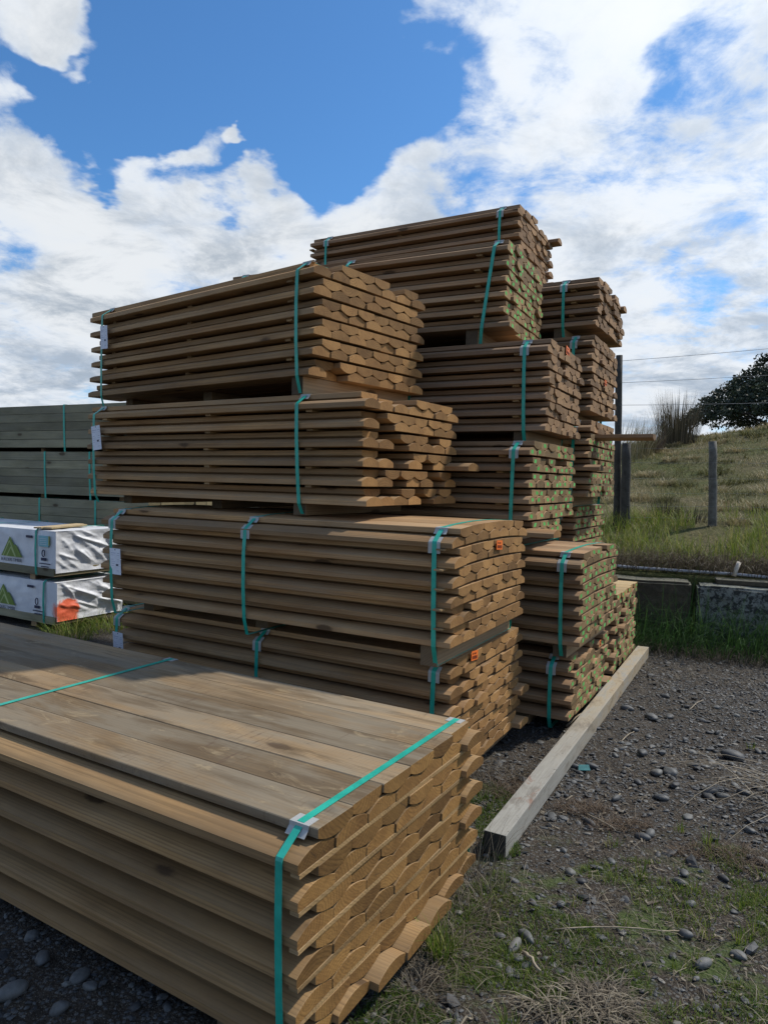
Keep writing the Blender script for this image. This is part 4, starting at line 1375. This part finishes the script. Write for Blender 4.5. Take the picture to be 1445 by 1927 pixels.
# ------------------------------------------------------------------ tree on the far side of the ridge
M_LEAF = leaf_mat('evergreen_leaves', [(0, (0.020, 0.030, 0.022)), (0.6, (0.040, 0.055, 0.034)), (1, (0.075, 0.090, 0.050))], .6, .1)
M_BARK = plain('dark_bark', (0.055, 0.048, 0.042), .9, .3, 10, .8, 30)
TX, TY = 27.4, 45.0
TZ = float(hill_z(np.array([TX]), np.array([TY]))[0])
tree = empty('evergreen_tree', (TX, TY, TZ))
tag(tree, 'broad dark evergreen tree with sky showing between its limbs, behind the ridge', 'tree')
top_z = 11.7 - TZ
mid_z = 6.4 - TZ
trunk = MB()
trunk.tube([(0, 0, -.3), (-.1, 0, mid_z * .55), (-.2, .1, mid_z * .95)], [.75, .55, .42], 12)
rg = random.Random(9)
tips = []
for i in range(26):
    a = 2 * math.pi * i / 26 + rg.uniform(-.15, .15)
    ln = rg.uniform(4.2, 6.8)
    elv = rg.uniform(.05, .95)
    p0 = Vector((-.2, .1, mid_z * rg.uniform(.55, .98)))
    v = Vector((math.cos(a) * math.cos(elv), math.sin(a) * math.cos(elv) * .8, math.sin(elv) * .62))
    pts = [p0]
    for q in (.25, .5, .75, 1.0):
        pts.append(p0 + v * ln * q + Vector((rg.uniform(-.3, .3), rg.uniform(-.3, .3), rg.uniform(-.15, .25))))
    trunk.tube(pts, [.24, .17, .12, .07, .03], 7)
    tips.append((pts, ln))
trunk.build('trunk', M_BARK, tree, True)
# crown: leaf clumps spread through a flat dome, denser towards its outside, with gaps low down
VV, FF, TT = [], [], []
npr = np.random.default_rng(4)
cl_ = []
zb = mid_z * .72
while len(cl_) < 1150:
    rho, a = math.sqrt(npr.random()), npr.uniform(0, 2 * math.pi)
    wob = 1 + .08 * math.sin(5 * a + 1) + .05 * math.sin(11 * a)
    topq = (1 - rho ** 1.35) * (1 + .10 * math.sin(7 * a + 3 * rho))
    if npr.random() < .80:
        q = topq * npr.uniform(.80, 1.0) + npr.normal(0, .012)         # the leafy shell
    else:
        q = topq * npr.uniform(-.15, .8)                               # scattered inside and below
        if npr.random() < .35:
            continue
    cl_.append((rho * math.cos(a) * 7.5 * wob, rho * math.sin(a) * 7.2 * wob, zb + .5 + q * (top_z - zb - .5), npr.uniform(.24, .5)))
for pts, ln in tips:
    for p in pts[2:]:
        cl_.append((p.x, p.y, p.z + .15, npr.uniform(.25, .5)))
for cx, cy, cz, cr in cl_:
    k = int(70 * (cr / .45) ** 2)
    v = npr.normal(0, 1, (k, 3)); v /= np.linalg.norm(v, axis=1)[:, None]
    c = np.array([cx, cy, cz]) + v * cr * npr.random((k, 1)) ** .5 * np.array([1.25, 1.25, .7])
    s = npr.uniform(.05, .12, k)
    a = npr.normal(0, 1, (k, 3)); a /= np.linalg.norm(a, axis=1)[:, None]
    b = np.cross(a, npr.normal(0, 1, (k, 3))); b /= np.linalg.norm(b, axis=1)[:, None]
    q = np.stack([c - a * s[:, None], c + b * s[:, None] * .7, c + a * s[:, None], c - b * s[:, None] * .7], 1)
    VV.append(q.reshape(-1, 3)); TT.append(np.repeat(np.clip(npr.normal(.5, .25) + npr.normal(0, .15, k), 0, 1), 4))
VV = np.concatenate(VV); TT = np.concatenate(TT)
o = link('crown', mesh_np('crown', VV, np.arange(len(VV)).reshape(-1, 4), False, TT), M_LEAF, tree)

# ------------------------------------------------------------------ long square-sawn packs far left
def pile(label, z0, courses, ch, straps, seed, x_shift=0.0):
    rg = random.Random(seed)
    phi = math.radians(26)
    eL = Vector((-math.cos(phi), math.sin(phi), 0))
    corner = Vector((-2.75 + x_shift, 8.2, z0))
    root = empty('sawn_timber_pack', corner, math.pi / 2 - phi)
    tag(root, label, 'timber pack', 'long packs of square-sawn timber')
    L_, wd = 5.4, .20
    for c in range(courses):
        for i in range(8):
            mb = MB()
            hb_ = ch * rg.uniform(.955, .985)
            mb.box((0, 0, 0), (wd * .985, L_ + rg.uniform(-.02, .02), hb_), 0, .003)
            o = mb.build('board', M_GREEN, root)
            o.location = (i * wd + rg.uniform(-.003, .003), rg.uniform(-.02, .02), c * ch)
    H_ = courses * ch
    for y in straps:
        ribbon([(-.001, -.05), (-.001, .0), (-.006, H_ * .5), (-.001, H_ - .004), (.006, H_), (wd * 8 - .006, H_), (wd * 8 + .001, H_ - .004), (wd * 8 + .001, -.05)], y, .030, .0014, 'strap', M_STRAP, root, .03, True)
    for y in (.5, 1.9, 3.3, 4.7):
        mb = MB(); mb.box((0.12, y, -.053), (wd * 8 - .01, y + .09, -.002), 0, .003)
        mb.build('bearer', M_BEARER, root)
    return root


pile('uppermost pack of long grey-green boards behind the white packs, one strap in view', 1.92, 5, .107, (1.4, 3.0, 4.6), 1)
pile('second pack down of long grey-green boards, two straps in view, above the white packs', 1.327, 5, .108, (.95, 1.75, 3.4, 4.9), 2)
pile('third pack down of long grey-green boards, just showing over the white packs', .735, 5, .108, (.85, 1.85, 3.4, 4.9), 3)
pile('lowest pack of long grey-green boards, hidden to its top behind the white packs', 0.055, 5, .126, (1.0, 2.0, 3.4), 4)

# ------------------------------------------------------------------ white wrapped packs
def wrap_mat(name, orange):
    mt, t, bs = new_mat(name)
    co = t.new('ShaderNodeTexCoord').outputs['Object']
    n = t.noise(co, 6.0, 5, .6)
    c = t.mix(t.smooth(n, .3, .7), (0.60, 0.62, 0.66), (0.74, 0.75, 0.77))
    c = t.mix(t.math('MULTIPLY', t.smooth(t.noise(co, 30, 5, .7), .60, .75), .3), c, (0.42, 0.40, 0.36))
    if orange:
        x, y, z = t.sep(co)
        dd = t.math('SQRT', t.math('ADD', t.math('POWER', t.math('DIVIDE', t.math('SUBTRACT', x, .12), .155), 2.0), t.math('POWER', t.math('DIVIDE', t.math('SUBTRACT', z, .09), .165), 2.0)))
        dd = t.math('ADD', dd, t.math('MULTIPLY', t.math('SUBTRACT', t.noise(co, 11, 5, .7), .5), 1.0))
        onend = t.smooth(y, .10, .02)
        m_ = t.math('MULTIPLY', t.smooth(dd, .98, .72), onend)
        c = t.mix(t.math('MULTIPLY', m_, .92), c, (0.85, 0.115, 0.02))
    t.put(bs.inputs['Base Color'], c)
    bs.inputs['Roughness'].default_value = .46
    bs.inputs['Specular IOR Level'].default_value = .5
    t.put(bs.inputs['Normal'], t.bump(t.noise(t.vec('MULTIPLY', co, (1, 1, .5)), 22, 4, .6, 1.2), .35, .01))
    return mt


M_WRAP, M_WRAPO = wrap_mat('white_wrap', False), wrap_mat('white_wrap_sprayed', True)
M_LOGO = plain('leaf_green_print', (0.16, 0.24, 0.045), .5, .1)
M_LOGOP = plain('pale_green_print', (0.42, 0.50, 0.22), .5, .1)
M_TEALP = plain('pale_teal_print', (0.22, 0.47, 0.52), .5, .1)
M_OLIVEP = plain('olive_print', (0.33, 0.36, 0.10), .5, .1)
M_NAVY = plain('navy_print', (0.025, 0.030, 0.07), .5, .1)


def text(body, size, mat, parent, loc, name='lettering', align='CENTER'):
    cu = bpy.data.curves.new(name, 'FONT')
    cu.body = body
    cu.size = size
    cu.align_x = align
    cu.extrude = 0.0006
    tmp = bpy.data.objects.new('tmp_text', cu)
    COL.objects.link(tmp)
    bpy.context.view_layer.update()
    me = bpy.data.meshes.new_from_object(tmp.evaluated_get(bpy.context.evaluated_depsgraph_get()))
    bpy.data.objects.remove(tmp)
    bpy.data.curves.remove(cu)
    me.materials.clear()
    o = link(name, me, mat, parent)
    o.location = loc
    # lies on the long front face (local x = 0, facing -x), reading towards the near end (-y)
    o.rotation_euler = Matrix(((0, 0, -1), (-1, 0, 0), (0, 1, 0))).to_euler()
    return o


def wrapped(label, z0, hgt, mat, seed, printed, dl=0.0):
    phi = math.radians(30)
    Wd, L_ = .80, 2.6
    root = empty('wrapped_timber_pack', (-3.288 + dl * .866, 7.035 - dl * .5, z0), math.pi / 2 - phi)
    tag(root, label, 'wrapped pack', 'white plastic wrapped timber packs')
    rgn = np.random.default_rng(seed)
    # skin as a closed grid box whose faces crumple
    def face(o, u, v, nu, nv, nrm, amp, kind):
        o, u, v, nrm = map(np.array, (o, u, v, nrm))
        a, b = np.meshgrid(np.linspace(0, 1, nu), np.linspace(0, 1, nv), indexing='ij')
        P = o + a[..., None] * u + b[..., None] * v
        edge = np.minimum(1, 8 * np.minimum(np.minimum(a, 1 - a), np.minimum(b, 1 - b)))
        if kind == 'end':            # diagonal folds fanning from the upper corner
            q = (b * 1.0 + a * .75)
            d = np.zeros_like(a)
            for k in range(26):                                       # taut folds: ridges running down and across, pleats by the far edge
                if k < 16:
                    x0_, z0_, th_ = rgn.uniform(-.1, .8), rgn.uniform(.3, 1.05), rgn.uniform(-1.25, -.45)
                    wd_, ln_, am_ = rgn.uniform(.018, .05), rgn.uniform(.25, .7), rgn.uniform(.5, 1.3)
                else:
                    x0_, z0_, th_ = rgn.uniform(.7, 1.0), rgn.uniform(.4, 1.0), rgn.uniform(-1.75, -1.15)
                    wd_, ln_, am_ = rgn.uniform(.012, .028), rgn.uniform(.3, .8), rgn.uniform(.5, 1.1)
                ux_, uz_ = math.cos(th_), math.sin(th_)
                al = (a - x0_) * ux_ + (b - z0_) * uz_
                ac = -(a - x0_) * uz_ + (b - z0_) * ux_ + .10 * (al - .2) ** 2 * (1 if k % 2 else -1)
                d += am_ * np.exp(-np.abs(ac / wd_) ** 1.4) * np.clip(np.minimum(al / .08 + 1, (ln_ - al) / .2), 0, 1)
            d = amp * (d - .5 + .8 * fbm(a * 5, b * 5, seed + 9, 1, 4))
            d = d * np.clip(edge + .25, 0, 1)
        else:
            wv = fbm(a * 9, b * 3, seed + 2, 1, 4) + .35 * np.abs(np.sin(12 * (a * 2 + b) + 5 * fbm(a * 4, b * 2, seed, 1, 2)))
            d = amp * wv * edge
        P = P + d[..., None] * nrm
        I = np.arange(nu * nv).reshape(nu, nv)
        F = np.stack([I[:-1, :-1], I[1:, :-1], I[1:, 1:], I[:-1, 1:]], -1).reshape(-1, 4)
        return P.reshape(-1, 3), F
    Vs, Fs, b = [], [], 0
    for args in (((0, 0, 0), (0, L_, 0), (0, 0, hgt), 60, 16, (-1, 0, 0), .016, 'side'), ((0, 0, 0), (Wd, 0, 0), (0, 0, hgt), 76, 48, (0, -1, 0), .017, 'end'), ((0, 0, hgt), (Wd, 0, 0), (0, L_, 0), 20, 50, (0, 0, 1), .018, 'side'),
                 ((Wd, 0, 0), (0, L_, 0), (0, 0, hgt), 40, 10, (1, 0, 0), .016, 'side'), ((0, L_, 0), (Wd, 0, 0), (0, 0, hgt), 16, 10, (0, 1, 0), .02, 'end'), ((0, 0, 0), (Wd, 0, 0), (0, L_, 0), 4, 4, (0, 0, -1), 0, 'side')):
        V, F = face(*args)
        Vs.append(V); Fs.append(F + b); b += len(V)
    me = mesh_np('plastic_wrap', np.concatenate(Vs), np.concatenate(Fs), True)
    bm = bmesh.new(); bm.from_mesh(me)
    bmesh.ops.remove_doubles(bm, verts=bm.verts[:], dist=.0005)
    bmesh.ops.recalc_face_normals(bm, faces=bm.faces[:])
    for f in bm.faces: f.smooth = True
    bm.to_mesh(me); bm.free()
    link('plastic_wrap', me, mat, root)
    mb = MB(); mb.box((-.014, .012, -.035), (Wd, L_, .045), 0, .004)
    mb.build('base_board', M_GREEN, root)
    for y in (.30, 1.3, 2.2) if printed else (.19, 1.2, 2.2):
        ribbon([(-.012, -.036), (-.016, .0), (-.022, hgt * .5), (-.014, hgt - .01), (.01, hgt + .012), (Wd - .01, hgt + .014), (Wd + .014, hgt - .01), (Wd + .014, -.036)], y, .030, .0014, 'strap', M_STRAP, root)
    for y in (.35, 1.3, 2.2):
        mb = MB(); mb.box((.01, y, -.090), (Wd - .01, y + .09, -.036), 0, .003)
        mb.build('bearer', M_BEARER, root)
    X_ = -.021
    # printed mountain mark: nested green chevrons
    yc, zc = (.72, .125) if printed else (.86, .10)
    def poly(pts, mi, mats, nm, x=X_):
        mb = MB()
        n = len(pts)
        mb.add([(x, yc - p[0], zc + p[1]) for p in pts] + [(x + .004, yc - p[0], zc + p[1]) for p in pts], [tuple(range(n)), tuple(range(2 * n - 1, n - 1, -1))] + [(i, i + n, (i + 1) % n + n, (i + 1) % n) for i in range(n)])
        return mb.build(nm, mats, root)
    poly([(-.17, 0), (-.02, .21), (.05, .12), (.08, .13), (.19, 0)], 0, M_LOGO, 'mountain_mark')
    for x0, x1, x2, h_ in ((-.135, -.025, .085, .165), (-.075, .0, .075, .10)):
        mb = MB()
        for (a, b_) in (((x0, 0), (x1, h_)), ((x1, h_), (x2, 0))):
            va, vb = Vector((a[0], a[1])), Vector((b_[0], b_[1]))
            dv = (vb - va).normalized(); nv = Vector((-dv.y, dv.x)) * .006
            q = [va + nv, vb + nv, vb - nv, va - nv]
            mb.add([(X_ - .0015, yc - p.x, zc + p.y) for p in q] + [(X_ - .0003, yc - p.x, zc + p.y) for p in q], [(0, 1, 2, 3), (7, 6, 5, 4), (0, 4, 5, 1), (1, 5, 6, 2), (2, 6, 7, 3), (3, 7, 4, 0)])
        mb.build('mountain_line', M_LOGOP, root)
    text('BUILDERS TIMBER', .046, M_NAVY, root, (X_ - .0015, yc - .01, zc - .05))
    mb = MB()
    mb.box((X_ - .001, .36, hgt * .80), (X_ + .006, .46, hgt * .86))
    mb.build('navy_strip', M_NAVY, root)
    if printed:
        mb = MB()
        mb.box((X_ - .001, .09, hgt * .62), (X_ + .006, .25, hgt * .88), 0)
        mb.box((X_ - .0022, .075, hgt * .66), (X_ + .006, .088, hgt * .88), 1)
        for k in range(4):
            mb.box((X_ - .002, .12, hgt * (.67 + .045 * k)), (X_ - .0011, .23, hgt * (.67 + .045 * k) + .004), 2)
        mb.build('printed_panel', [M_TEALP, M_OLIVEP, M_WRAP], root)
    mb = MB()
    y0 = .17 if printed else .30
    ring = []
    for k in range(14):
        a = 2 * math.pi * k / 14
        ring.append((X_ - .001, y0 + .022 * math.cos(a), hgt * .46 + .034 * math.sin(a)))
    mb.tube(ring + [ring[0]], .005, 5)
    mb.box((X_ - .001, y0 - .04, hgt * .28), (X_ + .005, y0 + .04, hgt * .35))
    mb.build('certification_mark', M_NAVY, root)
    mb = MB()
    for k, (wl) in enumerate((.085, .06)):
        mb.box((X_ - .001, y0 - .02 - wl, hgt * .20 - k * .03), (X_ + .005, y0 - .02 + wl, hgt * .20 - k * .03 + .009))
    mb.build('small_print', M_NAVY, root)
    return root


wrapped('lower white wrapped pack with orange spray paint on the foot of its crumpled end', .095, .395, M_WRAPO, 3, False, .02)
wrapped('upper white wrapped pack with a green mountain mark and pale teal panel', .585, .425, M_WRAP, 8, True, 0)
# loose pale boards under the strap on the upper pack
phi = math.radians(30)
mb = MB()
mb.box((0.05, 0.0, 0.0), (.62, .095, .016), 0, .002)
mb.box((0.02, 0.10, 0.0), (.70, .19, .016), 0, .002)
o = mb.build('dunnage_board', M_PALE)
o.location = (-3.288 - .866 * .12, 7.035 + .5 * .12, 1.027)
o.rotation_euler = (0, 0, math.pi / 2 - phi + .30)
tag(o, 'pale yellow dunnage board lying across the top of the upper white pack', 'board')
# grass at the foot of the white packs
parts = [tuft(-3.15 + .5 * q, 7.0 + .8 * q - .35 * (i % 2), .25, 160, .08, .26, .006, (.2, 1.3), tone=(.3, 1)) for i, q in enumerate((0, .25, .5, .75, 1.0))]
g = grass_object('yellow_grass', parts, M_GRASS)
tag(g, 'yellowish grass tufts at the foot of the white wrapped packs', 'grass', kind='stuff')
